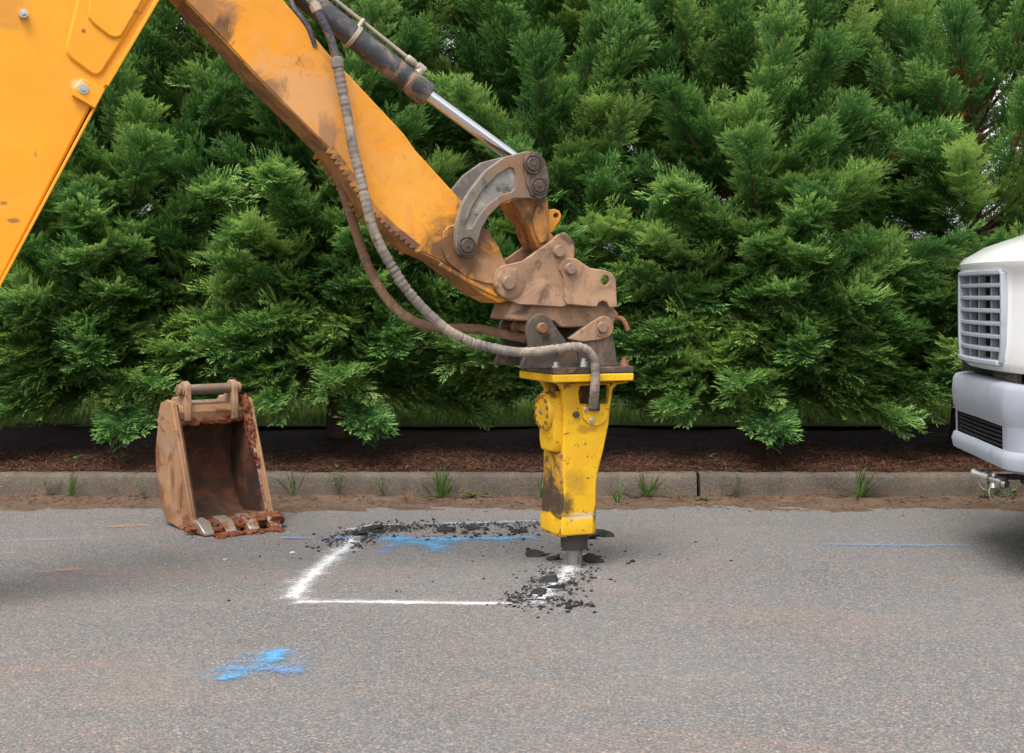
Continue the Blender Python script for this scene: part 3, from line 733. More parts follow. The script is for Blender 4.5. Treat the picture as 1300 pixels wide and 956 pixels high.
# tipping link down to the coupler
tl = [(649, 254), (664, 246), (690, 246), (696, 252), (697.5, 268), (700, 295), (706, 303), (700, 312), (684, 317), (678, 305), (671, 285), (660, 271)]
tip = prism(FA, 'tipping_link', tl, -0.10, 0.10, M['rusty_orange'], arm, bevel=0.012, trace=-0.10)
prism(FA, 'rib', [(682, 262), (692, 262), (697, 292), (694, 306), (686, 310), (680, 296), (676, 280)], -0.118, -0.095, M['rusty_orange'], tip, bevel=0.006)
bm = bmesh.new()
cc = FA(704.5, 274, -0.02)
eye = [FA.uv([p], -0.02)[0] for p in ((696, 266), (703, 265.5), (709, 268), (711.5, 274), (709, 281), (699.5, 295), (694, 296))]
plate(bm, eye, -0.035, -0.008, [circle((cc.x, cc.z), 3.6 * 7 / FPX, 14)])
finish(bm, 'lifting_eye', M['stick_paint'], tip, bevel=0.003)

# quick coupler
CW0, CW1 = -0.152, -0.124
cp_a = [(627, 353), (630, 344), (637, 338), (648, 335), (665, 331), (684, 317), (699, 307), (708, 298), (717, 294.6), (724, 300), (729, 310), (730, 320), (727, 338), (728, 372), (724, 386.5), (713, 390), (658, 386.5), (636, 376), (628, 366)]
cp_b = [(710, 341), (713, 332), (721, 327.5), (731, 328), (749, 340), (767, 343), (776, 346), (782, 354), (784, 390), (774, 391), (771, 384), (765, 382), (760, 385), (758, 390), (736, 388), (720, 386.5), (716, 378), (716, 352)]
coupler = prism(FA, 'coupler', cp_a, CW0, CW1, M['clay_steel'], arm, bevel=0.005)
hc = FA(768.5, 356, CW0 - 0.014)
prism(FA, 'cheek', cp_b, CW0 - 0.014, CW1 - 0.006, M['clay_steel'], coupler, holes=[[(768.5 + 5.4 * math.cos(t * .3927), 356 + 6.2 * math.sin(t * .3927)) for t in range(16)]], bevel=0.005)
bm = bmesh.new(); plate(bm, FA.uv(cp_a, CW0), -CW1, -CW0); finish(bm, 'cheek', M['clay_steel'], coupler, bevel=0.005)
bm = bmesh.new(); plate(bm, FA.uv(cp_b, CW0 - 0.014), -CW1 + 0.006, -CW0 + 0.014, [[(hc.x + 0.022 * math.cos(t * .3927), hc.z + 0.025 * math.sin(t * .3927)) for t in range(16)]]); finish(bm, 'cheek', M['clay_steel'], coupler, bevel=0.005)
core = [(668, 345), (700, 322), (716, 330), (740, 352), (752, 372), (780, 391), (786, 399), (779, 412), (736, 416), (713, 416), (703, 408), (669, 408), (643, 405), (648, 392), (652, 380)]
bm = bmesh.new(); plate(bm, FA.uv(core, -0.118), -0.118, 0.118); finish(bm, 'core', M['clay_steel'], coupler, bevel=0.008)
# round boss round the stick pin
cb = FA(647, 359, CW0)
bm = bmesh.new(); lathe(bm, cb + Vector((0, -0.012, 0)), (0, 1, 0), [(0, 0.062), (0.006, 0.076), (0.02, 0.078)], 32); finish(bm, 'boss', M['clay_steel'], coupler, smooth=30)
for (x, y, r, w) in ((647, 359, 8.6, CW0 - 0.034), (711, 319, 7.6, CW0 - 0.022), (726, 341, 7.6, CW0 - 0.036)):
    pin(FA, 'pin', x, y, r, w, -w, M['pin_steel'], coupler)
# bent locking bar on the right
P = [FA(778, 404, -0.10), FA(788, 404, -0.13), FA(793, 409, -0.14), FA(797, 419, -0.14)]
bm = bmesh.new(); tube(bm, catmull(P, 0.01), 0.0125, 10); finish(bm, 'locking_bar', M['rust'], coupler, smooth=40)

# hoses
def hose(name, pts, w, mat, r, parent, step=0.007, groove=True):
    ws = w if hasattr(w, '__len__') else [w] * len(pts)
    P = [FA(p[0], p[1], q) for p, q in zip(pts, ws)]
    C = catmull(P, step)
    rad = [r * ((0.90 if (i % 7 == 0 or i % 19 == 3) else (1.03 if i % 7 in (1, 5) else 1.0)) if groove else 1) * (1 + 0.03 * math.sin(i * 1.7) + random.uniform(-0.02, 0.02)) for i in range(len(C))]
    bm = bmesh.new(); tube(bm, C, rad, 14)
    return finish(bm, name, mat, parent, smooth=50)
near = [(372, -70), (397, 3), (406, 20), (419, 47), (428, 79), (435, 117), (442, 152), (448, 187), (457, 223), (466, 262), (476, 297), (497, 338), (523, 376), (558, 411), (582, 427), (611, 438.5), (652, 446.5), (680, 446.5), (705, 443.5), (730, 440.5), (744, 444), (753.5, 456), (756, 473), (755, 494), (753, 516)]
nw = [-.16, -.17, -.18, -.18, -.18, -.185, -.19, -.20, -.21, -.22, -.22, -.22, -.22, -.22, -.22, -.22, -.23, -.24, -.243, -.245, -.245, -.243, -.240, -.232, -.16]
nh = hose('hydraulic_hose', near[4:], nw[4:], M['hose'], 0.0235, arm)
tag(nh, 'grey wrapped hose bending down into the breaker')
hose('hose_upper', near[:5], nw[:5], M['barrel'], 0.0195, nh, groove=False)
fr = [FA(392, -8, -.17), FA(402, 12, -.175)]
bm = bmesh.new(); d_ = (fr[1] - fr[0]); lathe(bm, fr[0], d_, [(0, 0.020), (0.004, 0.025), (0.03, 0.025), (0.034, 0.021), (0.05, 0.021), (0.052, 0.026), (0.085, 0.026), (0.09, 0.02)], 12)
finish(bm, 'hose_fitting', M['pipe'], nh, smooth=30)
f2 = FA(428, 80, -.18); d2 = FA(430, 92, -.181) - FA(426, 68, -.18)
bm = bmesh.new(); lathe(bm, f2 - d2 * 0.3, d2, [(0, 0.024), (0.003, 0.0285), (0.045, 0.0285), (0.048, 0.024)], 14); finish(bm, 'hose_collar', M['hose'], nh, smooth=30)
far = [(424, 205), (434, 238), (447, 278), (461.5, 323), (479, 361), (500, 389), (526, 408), (555, 416), (587, 417), (612, 418.5), (640, 424), (668, 430)]
fh = hose('hydraulic_hose', far, [.06, .10, .15, .17, .17, .17, .16, .15, .14, .12, .08, .02], M['hose_brown'], 0.0235, arm, groove=False)
tag(fh, 'brown clay-stained hose hanging behind the stick')
sm = [(362, -20), (372, 8), (382, 22), (392, 36), (400, 60)]
hose('hydraulic_hose', sm, [-.06, -.09, -.11, -.12, -.115], M['barrel'], 0.013, arm, groove=False)
tag(bpy.data.objects[-1] if False else arm.children[-1], 'short thin dark hose beside the cylinder')

# ---------------------------------------------------------------- breaker
brk = thing('hydraulic_breaker', 'scuffed yellow hydraulic breaker standing on its steel chisel in the road', 'breaker', F0.O, YAW)
FB = F0
FW = 0.215
def sb(px, py): q = FB(px, py, -0.125); return (q.x, q.z)
stained('breaker_paint', [(sb(717, 645), 0.075, (0.07, 0.04, 0.02), 0.9, (0.8, 1)), (sb(709, 501), 0.05, (0.09, 0.045, 0.02), 0.9, (0.6, 1)), (sb(762, 600), 0.05, (0.14, 0.07, 0.02), 0.7, (0.5, 1.4)), (sb(745, 545), 0.06, (0.22, 0.10, 0.02), 0.6, (1.4, 0.4)), (sb(800, 480), 0.05, (0.16, 0.07, 0.025), 0.8, (1, 0.7)), (sb(740, 655), 0.10, (0.45, 0.40, 0.32), 0.6, (1.4, 0.22)), (sb(757, 650), 0.05, (0.10, 0.05, 0.02), 0.8, (0.5, 1.2)), (sb(730, 610), 0.09, (0.24, 0.12, 0.02), 0.45, (1, 0.8))])
stained('breaker_dirty', [(sb(705, 642), 0.20, (0.05, 0.03, 0.018), 0.95, (1, 0.8))])
p0, p1 = FB(702, 481, -FW), FB(805, 479, -FW)
u0, u1 = p0.x, p1.x
vf1 = FB(702, 476, -FW).z; vf0 = FB(702, 486, -FW).z
bm = bmesh.new(); box(bm, u0, u1, -FW, FW, vf0, vf1); flange = finish(bm, 'flange', M['breaker_paint'], brk, bevel=0.006)
bm = bmesh.new(); box(bm, u0 + 0.004, u1 + 0.002, -FW + 0.003, FW - 0.004, vf1 + 0.002, vf1 + 0.034); basep = finish(bm, 'base_plate', M['dark_steel'], brk, bevel=0.005)
for (uu, ww) in ((u1 - 0.035, -FW + 0.04), (u1 - 0.035, FW - 0.04), (u0 + 0.03, FW - 0.04), (u0 + 0.03, -FW + 0.04), ((u0 + u1) / 2 - 0.04, -FW + 0.035)):
    bm = bmesh.new(); lathe(bm, (uu, ww, vf1 + 0.034), (0, 0, 1), [(0, 0.026), (0.006, 0.026), (0.007, 0.021), (0.026, 0.021), (0.027, 0.013), (0.042, 0.013)], 6)
    finish(bm, 'bolt', M['bolt'] if ww < 0 and uu < u1 - 0.1 else M['rust'], basep, smooth=25)
bz = -0.125
front = [(705, 486), (711, 489), (715, 497), (716, 515), (715.5, 571), (716, 624), (715, 656), (757, 656), (757.5, 612), (760.6, 595), (766.5, 571), (773, 539), (775, 516), (778, 495), (783, 488), (800, 485)]
hole = [(737, 490), (735, 500), (737, 513), (772, 513), (774, 498), (773, 488)]
bm = bmesh.new(); plate(bm, FB.uv(front, bz), bz, bz + 0.04, [FB.uv(hole, bz)]); body = finish(bm, 'body', M['breaker_paint'], brk, bevel=0.008)
bm = bmesh.new(); plate(bm, FB.uv(front, bz), -bz - 0.04, -bz); finish(bm, 'rear_cheek', M['breaker_paint'], body, bevel=0.008)
corep = [(717.5, 515), (717, 571), (717.5, 624), (717, 654), (755.5, 654), (756, 612), (759, 595), (765, 571), (771, 539), (773, 516)]
bm = bmesh.new(); plate(bm, FB.uv(corep, bz), bz + 0.039, -bz - 0.039); finish(bm, 'core', M['breaker_dirty'], body, bevel=0.005)
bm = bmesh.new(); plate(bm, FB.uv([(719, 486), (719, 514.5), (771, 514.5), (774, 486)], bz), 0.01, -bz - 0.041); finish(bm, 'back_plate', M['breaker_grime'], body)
# valve face with bolts below the hose pocket
vp = [(737.5, 516), (772.5, 515), (770, 532), (764, 538), (756, 541), (746, 538), (739, 531)]
bm = bmesh.new(); plate(bm, FB.uv(vp, bz), bz - 0.012, bz + 0.006); valve = finish(bm, 'valve_block', M['breaker_paint'], body, bevel=0.004)
for (x, y, r) in ((743.5, 519.5, 0.0125), (751, 533.5, 0.0145), (731.5, 526, 0.0165)):
    c = FB(x, y, bz - 0.012); bm = bmesh.new()
    lathe(bm, c + Vector((0, -0.009, 0)), (0, 1, 0), [(0, r * 0.8), (0.002, r), (0.014, r)], 18)
    lathe(bm, c + Vector((0, -0.012, 0)), (0, 1, 0), [(0, r * 0.4), (0.004, r * 0.45)], 8)
    finish(bm, 'bolt', M['bolt'] if x > 735 else M['dark_steel'], valve, smooth=30)
hp = FB(753, 516, -0.12)
bm = bmesh.new(); lathe(bm, hp + Vector((0, 0, -0.02)), (0, 0, 1), [(0, 0.034), (0.03, 0.034), (0.034, 0.028), (0.07, 0.028)], 18); finish(bm, 'hose_port', M['dark_steel'], body, smooth=35)
# side rib running down the front corner, dirt smears on the lower left
ul = FB(716, 560, bz).x
# accumulator housing and cover on the left side
def vz(y): return FB(705, y, 0.0).z
hw = 0.098
out = [(-hw, vz(520)), (-hw, vz(560)), (-hw * .75, vz(574)), (hw * .75, vz(574)), (hw, vz(560)), (hw, vz(520)), (hw * .82, vz(503)), (hw * .4, vz(496)), (-hw * .4, vz(496)), (-hw * .82, vz(503))]
bm = bmesh.new()
A_ = [bm.verts.new((ul + 0.03, p[0], p[1])) for p in out]; B_ = [bm.verts.new((ul - 0.042, p[0] * 0.93, (p[1] - vz(535)) * 0.94 + vz(535))) for p in out]
for i in range(len(out)): bm.faces.new((A_[i], A_[(i + 1) % len(out)], B_[(i + 1) % len(out)], B_[i]))
bm.faces.new(A_); bm.faces.new(B_)
acc = finish(bm, 'accumulator_housing', M['breaker_paint'], brk, bevel=0.012, seg=3)
bm = bmesh.new(); lathe(bm, (ul - 0.045, 0, vz(522)), (-1, 0, 0), [(-0.01, 0.094), (0.012, 0.094), (0.020, 0.088), (0.021, 0.02)], 36); cov = finish(bm, 'accumulator_cover', M['breaker_paint'], acc, smooth=30)
for k in range(12):
    an = k * math.pi / 6 + 0.2
    bm = bmesh.new(); lathe(bm, (ul - 0.062, 0.077 * math.cos(an), vz(522) + 0.077 * math.sin(an)), (-1, 0, 0), [(0, 0.0105), (0.009, 0.0105), (0.011, 0.008)], 6); finish(bm, 'bolt', M['rust'], cov)
bm = bmesh.new(); lathe(bm, (ul - 0.064, 0, vz(522)), (-1, 0, 0), [(0, 0.014), (0.006, 0.014), (0.007, 0.007), (0.016, 0.007)], 8); finish(bm, 'valve_stem', M['bolt'], cov, smooth=30)
# left side plates lower down: worn dark with grime
def sidebox(name, y0, y1, d0, d1, wa, mat):
    bm = bmesh.new()
    z0, z1 = vz(y1), vz(y0)
    V = [(ul + 0.02, -wa, z0), (ul - d1, -wa, z0), (ul - d0, -wa, z1), (ul + 0.02, -wa, z1)]
    f = [bm.verts.new(v) for v in V]; g = [bm.verts.new((v[0], wa, v[2])) for v in V]
    bm.faces.new(f); bm.faces.new(g)
    for i in range(4): bm.faces.new((f[i], f[(i + 1) % 4], g[(i + 1) % 4], g[i]))
    return finish(bm, name, mat, brk, bevel=0.008)
sidebox('side_plate', 574, 622, 0.006, 0.010, 0.118, M['breaker_dirty'])
tag(sidebox('side_plate', 620, 656, 0.012, 0.016, 0.121, M['breaker_dirty']), 'dark grimy lower side plate')
# chamfered bottom collar
ua, ub = FB(713.5, 670, -0.13).x, FB(760, 670, -0.13).x
zc0, zc1 = FB(715, 681, -0.13).z, FB(715, 656, -0.13).z
ch = 0.03
pl = [(ua, -0.13 + .004), (ub - ch, -0.13), (ub, -0.13 + ch), (ub, 0.13 - ch), (ub - ch, 0.13), (ua - 0.006, 0.13), (ua - 0.008, 0.0)]
bm = bmesh.new()
lv = [(zc0, 0.985), (zc0 + 0.012, 1.0), (zc1 - 0.02, 1.0), (zc1 + 0.012, 0.93)]
um = (ua + ub) / 2
rs = [[bm.verts.new((um + (p[0] - um) * k, p[1] * k, z)) for p in pl] for z, k in lv]
for a_, b_ in zip(rs, rs[1:]):
    for i in range(len(pl)): bm.faces.new((a_[i], a_[(i + 1) % len(pl)], b_[(i + 1) % len(pl)], b_[i]))
bm.faces.new(rs[0]); bm.faces.new(rs[-1])
finish(bm, 'collar', M['breaker_paint'], brk, bevel=0.006)
tag(sidebox('collar_side', 658, 678, 0.012, 0.016, 0.124, M['breaker_dirty']), 'grime on the left of the collar')
bm = bmesh.new(); lathe(bm, (0, 0, FB(729, 699, -0.06).z), (0, 0, 1), [(0, 0.060), (0.006, 0.068), (0.05, 0.068), (0.052, 0.072), (0.12, 0.072)], 28); finish(bm, 'bushing', M['dark_steel'], brk, smooth=30)
bm = bmesh.new()
pf = [(-0.06, 0.036), (0.0, 0.042), (0.12, 0.043), (0.2, 0.043)]
seg = 24
rings = [[bm.verts.new((r * (1 + 0.05 * (k % 4 == 0)) * math.cos(2 * math.pi * k / seg), r * (1 + 0.05 * (k % 4 == 0)) * math.sin(2 * math.pi * k / seg), t)) for k in range(seg)] for t, r in pf]
for a_, b_ in zip(rings, rings[1:]):
    for k in range(seg): bm.faces.new((a_[k], a_[(k + 1) % seg], b_[(k + 1) % seg], b_[k]))
bm.faces.new(rings[0]); bm.faces.new(rings[-1])
finish(bm, 'chisel', worn('chisel_steel', (0.26, 0.245, 0.225), [((0.1, 0.09, 0.08), 20, 0.5, 0.62, 0.7, 0)], 0.45, 0.6, bumps=((60, 0.2),), scale=(1, 1, 0.2)), brk)
# mounting bracket ears
EW0, EW1 = -0.188, -0.156
earL = [(661, 468), (663, 462), (672, 440), (669, 425), (669, 414), (674, 404), (682, 398), (690, 398), (699, 404), (704, 412), (719, 433), (733, 448), (735, 470), (735, 474), (661, 474)]
earR = [(722, 430), (735, 420), (756, 405), (764, 402), (772, 404), (777, 412), (779, 425), (785, 462), (786, 474), (735, 474), (735, 445)]
for s in (-1, 1):
    for nm, e in (('left', earL), ('right', earR)):
        pts = FB.uv(e, EW0)
        lift = vf1 + 0.034
        pts = [(p[0], max(p[1], lift)) for p in pts]
        bm = bmesh.new()
        dw = 0.0 if nm == 'left' else 0.006
        if s < 0: plate(bm, pts, EW0 + dw, EW1)
        else: plate(bm, pts, -EW1, -EW0 - dw)
        finish(bm, 'bracket_ear', M['dark_steel'], basep, bevel=0.005)
bm = bmesh.new(); c = FB(766, 415.5, EW0); lathe(bm, c + Vector((0, -0.008, 0)), (0, 1, 0), [(0, 0.05), (0.006, 0.055), (0.012, 0.055)], 28); finish(bm, 'boss', M['clay_steel'], basep, smooth=30)
tri = [(722, 430), (756, 405.5), (764, 402.5), (772, 404.5), (776.5, 412), (775, 422), (768, 430), (740, 434)]
bm = bmesh.new(); plate(bm, FB.uv(tri, EW0), EW0 - 0.004, EW0 + 0.01); finish(bm, 'gusset', M['clay_steel'], basep, bevel=0.003)
pin(FB, 'hitch_pin', 690, 416.5, 6.6, EW0 - 0.024, 0.21, M['rust'], basep)
pin(FB, 'hitch_pin', 766, 415.5, 7.0, EW0 - 0.026, 0.21, M['pin_steel'], basep)
bm = bmesh.new(); box(bm, FB(672, 450, 0).x, FB(735, 450, 0).x, -0.14, -0.125, vf1 + 0.036, FB(700, 452, -0.14).z); finish(bm, 'rib', M['dark_steel'], basep, bevel=0.004)
bm = bmesh.new(); c = FB(720, 430, 0); box(bm, c.x - 0.2, c.x + 0.12, -0.15, 0.15, vf1 + 0.038, FB(720, 440, 0).z); finish(bm, 'crossbeam', M['dark_steel'], basep, bevel=0.006)

# ---------------------------------------------------------------- loose bucket
bk_o = ground(298, 673)
BYAW = R(37)
bucket = thing('excavator_bucket', 'empty tan toothed bucket caked with red clay standing by the kerb', 'digger bucket', (bk_o.x, bk_o.y, 0), BYAW)
BH = 0.247
stained('bucket_paint', [((0.52, 0.20), 0.11, (0.13, 0.042, 0.018), 0.85, (0.8, 1)), ((0.53, 0.42), 0.08, (0.16, 0.05, 0.02), 0.85, (0.6, 1)), ((0.30, 0.28), 0.09, (0.15, 0.06, 0.03), 0.8, (0.4, 1.3)), ((0.40, 0.08), 0.10, (0.17, 0.075, 0.04), 0.7, (1.2, 0.6)), ((0.15, 0.22), 0.06, (0.16, 0.055, 0.02), 0.8, (0.5, 1.4)), ((0.38, 0.48), 0.12, (0.24, 0.17, 0.12), 0.6, (1, 0.6)), ((0.05, 0.06), 0.08, (0.18, 0.06, 0.025), 0.8, (1, 1))], 1)
prof = [(0.0, 0.03), (0.075, 0.20), (0.30, 0.725), (0.36, 0.738), (0.45, 0.715), (0.52, 0.57), (0.555, 0.43), (0.54, 0.30), (0.48, 0.12), (0.40, 0.03), (0.2, 0.004), (0.0, 0.004)]
def yzplate(bm, pr, x0, x1):
    A_ = [bm.verts.new((x0, p[0], p[1])) for p in pr]; B_ = [bm.verts.new((x1, p[0], p[1])) for p in pr]
    n = len(pr)
    for i in range(n): bm.faces.new((A_[i], A_[(i + 1) % n], B_[(i + 1) % n], B_[i]))
    bm.faces.new(A_); bm.faces.new(B_)
for s in (-1, 1):
    bm = bmesh.new()
    yzplate(bm, prof, s * BH, s * (BH - 0.022))
    sp = finish(bm, 'side_plate', M['bucket_paint'], bucket, bevel=0.004)
    # thicker side cutter along the mouth, and a wear plate on the outside
    bm = bmesh.new(); yzplate(bm, [(-0.006, 0.03), (0.07, 0.205), (0.295, 0.729), (0.36, 0.741), (0.448, 0.718), (0.505, 0.60), (0.45, 0.575), (0.38, 0.55), (0.325, 0.50), (0.285, 0.40), (0.23, 0.26), (0.155, 0.10), (0.12, 0.03)], s * (BH + 0.012), s * (BH - 0.004)); finish(bm, 'side_cutter', M['bucket_paint'], sp, bevel=0.004)
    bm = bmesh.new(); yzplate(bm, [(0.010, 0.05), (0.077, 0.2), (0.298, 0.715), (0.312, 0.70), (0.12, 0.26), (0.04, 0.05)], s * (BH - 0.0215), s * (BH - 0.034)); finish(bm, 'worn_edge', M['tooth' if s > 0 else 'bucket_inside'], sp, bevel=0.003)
    bm = bmesh.new()
    yzplate(bm, [(0.05, 0.08), (0.115, 0.22), (0.32, 0.69), (0.43, 0.675), (0.50, 0.555), (0.53, 0.43), (0.52, 0.30), (0.455, 0.14), (0.36, 0.06)], s * (BH - 0.0215), s * (BH - 0.0255))
    finish(bm, 'inner_shade_skin', M['bucket_inside'], sp)
# curved back and floor
shell = [(0.335, 0.65), (0.40, 0.685), (0.46, 0.655), (0.50, 0.56), (0.53, 0.43), (0.52, 0.30), (0.455, 0.135), (0.36, 0.055), (0.2, 0.028), (-0.02, 0.03)]
sh = catmull([(0, p[0], p[1]) for p in shell], 0.03)
bm = bmesh.new()
inn = [(p.y, p.z) for p in sh]
otr = []
for i, p in enumerate(sh):
    d = (sh[min(i + 1, len(sh) - 1)] - sh[max(i - 1, 0)]).normalized(); nn = Vector((0, -d.z, d.y))
    otr.append((p.y - nn.y * 0.016, p.z - nn.z * 0.016))
yzplate(bm, inn + otr[::-1], -BH + 0.023, BH - 0.023)
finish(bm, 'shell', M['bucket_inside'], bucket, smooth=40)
# top crosstube, hinge ears and pins
bm = bmesh.new(); yzplate(bm, [(0.325, 0.60), (0.315, 0.665), (0.33, 0.70), (0.40, 0.715), (0.43, 0.69), (0.40, 0.64)], -BH + 0.024, BH - 0.024); finish(bm, 'top_beam', M['bucket_paint'], bucket, bevel=0.008)
EX = 0.15
for s in (-1, 1):
    bm = bmesh.new()
    c = (0.345, 0.795)
    pr = [(0.295, 0.615), (0.29, 0.72)] + [(c[0] - 0.05 * math.cos(R(a)), c[1] + 0.05 * math.sin(R(a))) for a in range(-10, 200, 15)] + [(0.43, 0.745), (0.49, 0.745), (0.535, 0.71), (0.55, 0.60), (0.53, 0.56), (0.46, 0.66), (0.35, 0.66), (0.32, 0.60)]
    yzplate(bm, pr, s * EX - 0.018, s * EX + 0.018)
    ear = finish(bm, 'hinge_ear', M['clay_steel'], bucket, bevel=0.006)
    bm = bmesh.new(); lathe(bm, (s * (EX + 0.018), c[0], c[1]), (s, 0, 0), [(0, 0.042), (0.008, 0.042), (0.010, 0.034), (0.028, 0.034), (0.032, 0.028)], 22); finish(bm, 'pin_end', M['clay_steel'], ear, smooth=30)
bm = bmesh.new(); cyl(bm, (-EX, 0.345, 0.795), (EX, 0.345, 0.795), 0.030); finish(bm, 'hinge_pin', M['grey_steel'], bucket, smooth=35)
bm = bmesh.new(); cyl(bm, (-EX, 0.50, 0.69), (EX, 0.50, 0.69), 0.030); finish(bm, 'hinge_pin', M['grey_steel'], bucket, smooth=35)
# lip and teeth
bm = bmesh.new(); yzplate(bm, [(-0.05, 0.018), (-0.05, 0.03), (-0.02, 0.045), (0.10, 0.045), (0.10, 0.018)], -BH, BH); finish(bm, 'lip', M['bucket_inside'], bucket, bevel=0.004)
for k, x in enumerate((-0.212, -0.075, 0.068, 0.208)):
    hw_ = 0.040
    bm = bmesh.new()
    V = [(-hw_, 0.06, 0.012), (hw_, 0.06, 0.012), (hw_, 0.06, 0.085), (-hw_, 0.06, 0.085), (-hw_ * .95, -0.05, 0.008), (hw_ * .95, -0.05, 0.008), (hw_ * .95, -0.045, 0.075), (-hw_ * .95, -0.045, 0.075), (-hw_ * .8, -0.125, 0.004), (hw_ * .8, -0.125, 0.004), (hw_ * .8, -0.122, 0.022), (-hw_ * .8, -0.122, 0.022)]
    v = [bm.verts.new((a_[0] + x, a_[1], a_[2])) for a_ in V]
    for f in ((0, 1, 2, 3), (3, 2, 6, 7), (7, 6, 10, 11), (11, 10, 9, 8), (0, 4, 5, 1), (4, 8, 9, 5), (0, 3, 7, 4), (4, 7, 11, 8), (1, 5, 6, 2), (5, 9, 10, 6)): bm.faces.new([v[i] for i in f])
    finish(bm, 'tooth', M['tooth'], bucket, bevel=0.006)
# clay caked on the teeth, along the top and on the right edge
rnd = random.Random(5)
def clod(bm, c, sx, sy, sz, sub=2):
    g = bmesh.ops.create_icosphere(bm, subdivisions=sub, radius=1.0)
    o_ = Vector((rnd.uniform(-9, 9), rnd.uniform(-9, 9), 0))
    for v in g['verts']:
        k = 1 + 0.75 * mnoise.noise(v.co * 1.6 + o_) + 0.35 * mnoise.noise(v.co * 4.5 + o_)
        v.co = Vector((v.co.x * sx * k, v.co.y * sy * k, v.co.z * sz * k)) + Vector(c)
bm = bmesh.new()
for i in range(60):
    x = rnd.uniform(-0.25, 0.25); y = rnd.uniform(-0.10, 0.12)
    near_t = min(abs(x - t) for t in (-0.212, -0.075, 0.068, 0.208))
    if y < -0.03 and near_t < 0.045: continue
    q = rnd.uniform(0.018, 0.040)
    clod(bm, (x, y, rnd.uniform(0.02, 0.045)), q * 1.4, q, q * 0.7)
for i in range(5): clod(bm, (0.05 + 0.05 * i, -0.03, 0.055), 0.045, 0.04, 0.03)
clod(bm, (0.235, -0.06, 0.05), 0.045, 0.06, 0.035)
for i in range(110):
    q = rnd.uniform(0.005, 0.019); clod(bm, (rnd.uniform(-0.2, 0.2), rnd.gauss(-0.15, 0.03), 0.006), q * 1.4, q, q * 0.8, 1)
for i in range(75):
    q = rnd.uniform(0.008, 0.026); clod(bm, (rnd.uniform(-0.22, 0.225), rnd.uniform(0.322, 0.335), rnd.uniform(0.60, 0.645)), q * 1.8, q * 0.35, q * 0.8, 2)
for i in range(150):
    t = rnd.random() ** 1.5; q = rnd.uniform(0.010, 0.028) * (1.1 - 0.6 * t)
    z = 0.725 - t * 0.40; y = 0.30 - (0.725 - z) * 0.43 + abs(rnd.gauss(0, 0.045)) * (1.2 - t)
    clod(bm, (BH - 0.026 - rnd.uniform(-0.01, 0.008), y, z), q * 0.7, q, q * 1.2, 1 if q < 0.016 else 2)
finish(bm, 'clay_mud', M['clay'], bucket, smooth=60)['kind'] = 'stuff'

# ---------------------------------------------------------------- truck
PHI = R(4.9)
TO = Vector((2.352, 7.2, 0)); TYAW = R(180) - PHI
truck = thing('truck', 'white truck nose with grey grille and bumper at the right edge', 'truck', TO, TYAW)
ys = [-1.16, -1.12, -1.04, -0.92, -0.8, -0.68, -0.56, -0.43, -0.3, -0.15, 0, 0.15, 0.3, 0.43, 0.56, 0.68, 0.8, 0.92, 1.04, 1.12, 1.16]
def bow(y, k=0.34): return -k * (abs(y) / 1.16) ** 2.3
rows = [(-0.02, 0.982, 0), (0.0, 1.0, 0), (0.004, 1.03, 0), (0.004, 1.12, 0), (0.002, 1.24, 0), (0.0, 1.36, 0), (0.004, 1.46, 0), (0.022, 1.482, 0.0), (0.026, 1.512, 0.0), (0.0, 1.545, 0.02), (-0.10, 1.603, 0.05), (-0.35, 1.69, 0.10), (-0.7, 1.77, 0.18), (-1.15, 1.83, 0.26), (-1.6, 1.87, 0.32)]
bm = bmesh.new()
G = []
for (x, z, dr) in rows:
    G.append([bm.verts.new((x + bow(y) * (1.0 if x > -0.5 else max(0.0, 1 + (x + 0.5) / 1.1)), y, z - dr * (abs(y) / 1.16) ** 3)) for y in ys])
for j in range(len(rows) - 1):
    for i in range(len(ys) - 1):
        if 2 <= j < 6 and ys[i] >= -0.43 and ys[i + 1] <= 0.43: continue
        bm.faces.new((G[j][i], G[j][i + 1], G[j + 1][i + 1], G[j + 1][i]))
# sides of the bonnet
for s, idx in ((-1, 0), (1, len(ys) - 1)):
    low = [bm.verts.new((G[j][idx].co.x, s * 1.16, 0.98 if j > 0 else 0.98)) for j in range(1, len(rows))]
    for j in range(1, len(rows) - 1):
        f = [G[j][idx], G[j + 1][idx], low[j], low[j - 1]]
        if len({v for v in f}) == 4: bm.faces.new(f)
hood = finish(bm, 'hood', M['white_paint'], truck, smooth=40)
# grille: dark radiator behind, frame, uprights, bars
bm = bmesh.new(); box(bm, -0.16, -0.13, -0.55, 0.55, 0.98, 1.48); box(bm, -0.13, -0.12, -0.03, 0.03, 1.0, 1.46); finish(bm, 'radiator', M['radiator'], truck)
gr = bpy.data.objects.new('grille', None)
bm = bmesh.new()
def gx(y): return bow(y) + 0.004
GW, GZ0, GZ1 = 0.435, 1.025, 1.462
def bar_y(bm, z, hz, y0, y1, d0, d1, n=14):
    r = []
    for i in range(n + 1):
        y = y0 + (y1 - y0) * i / n; x = gx(y)
        r.append([bm.verts.new((x + d0, y, z - hz)), bm.verts.new((x + d1, y, z - hz * 0.7)), bm.verts.new((x + d1, y, z + hz * 0.7)), bm.verts.new((x + d0, y, z + hz))])
    for a_, b_ in zip(r, r[1:]):
        for k in range(4): bm.faces.new((a_[k], a_[(k + 1) % 4], b_[(k + 1) % 4], b_[k]))
    bm.faces.new(r[0]); bm.faces.new(r[-1])
bar_y(bm, GZ1, 0.016, -GW, GW, -0.05, 0.026); bar_y(bm, GZ0, 0.016, -GW + 0.03, GW - 0.03, -0.05, 0.030)
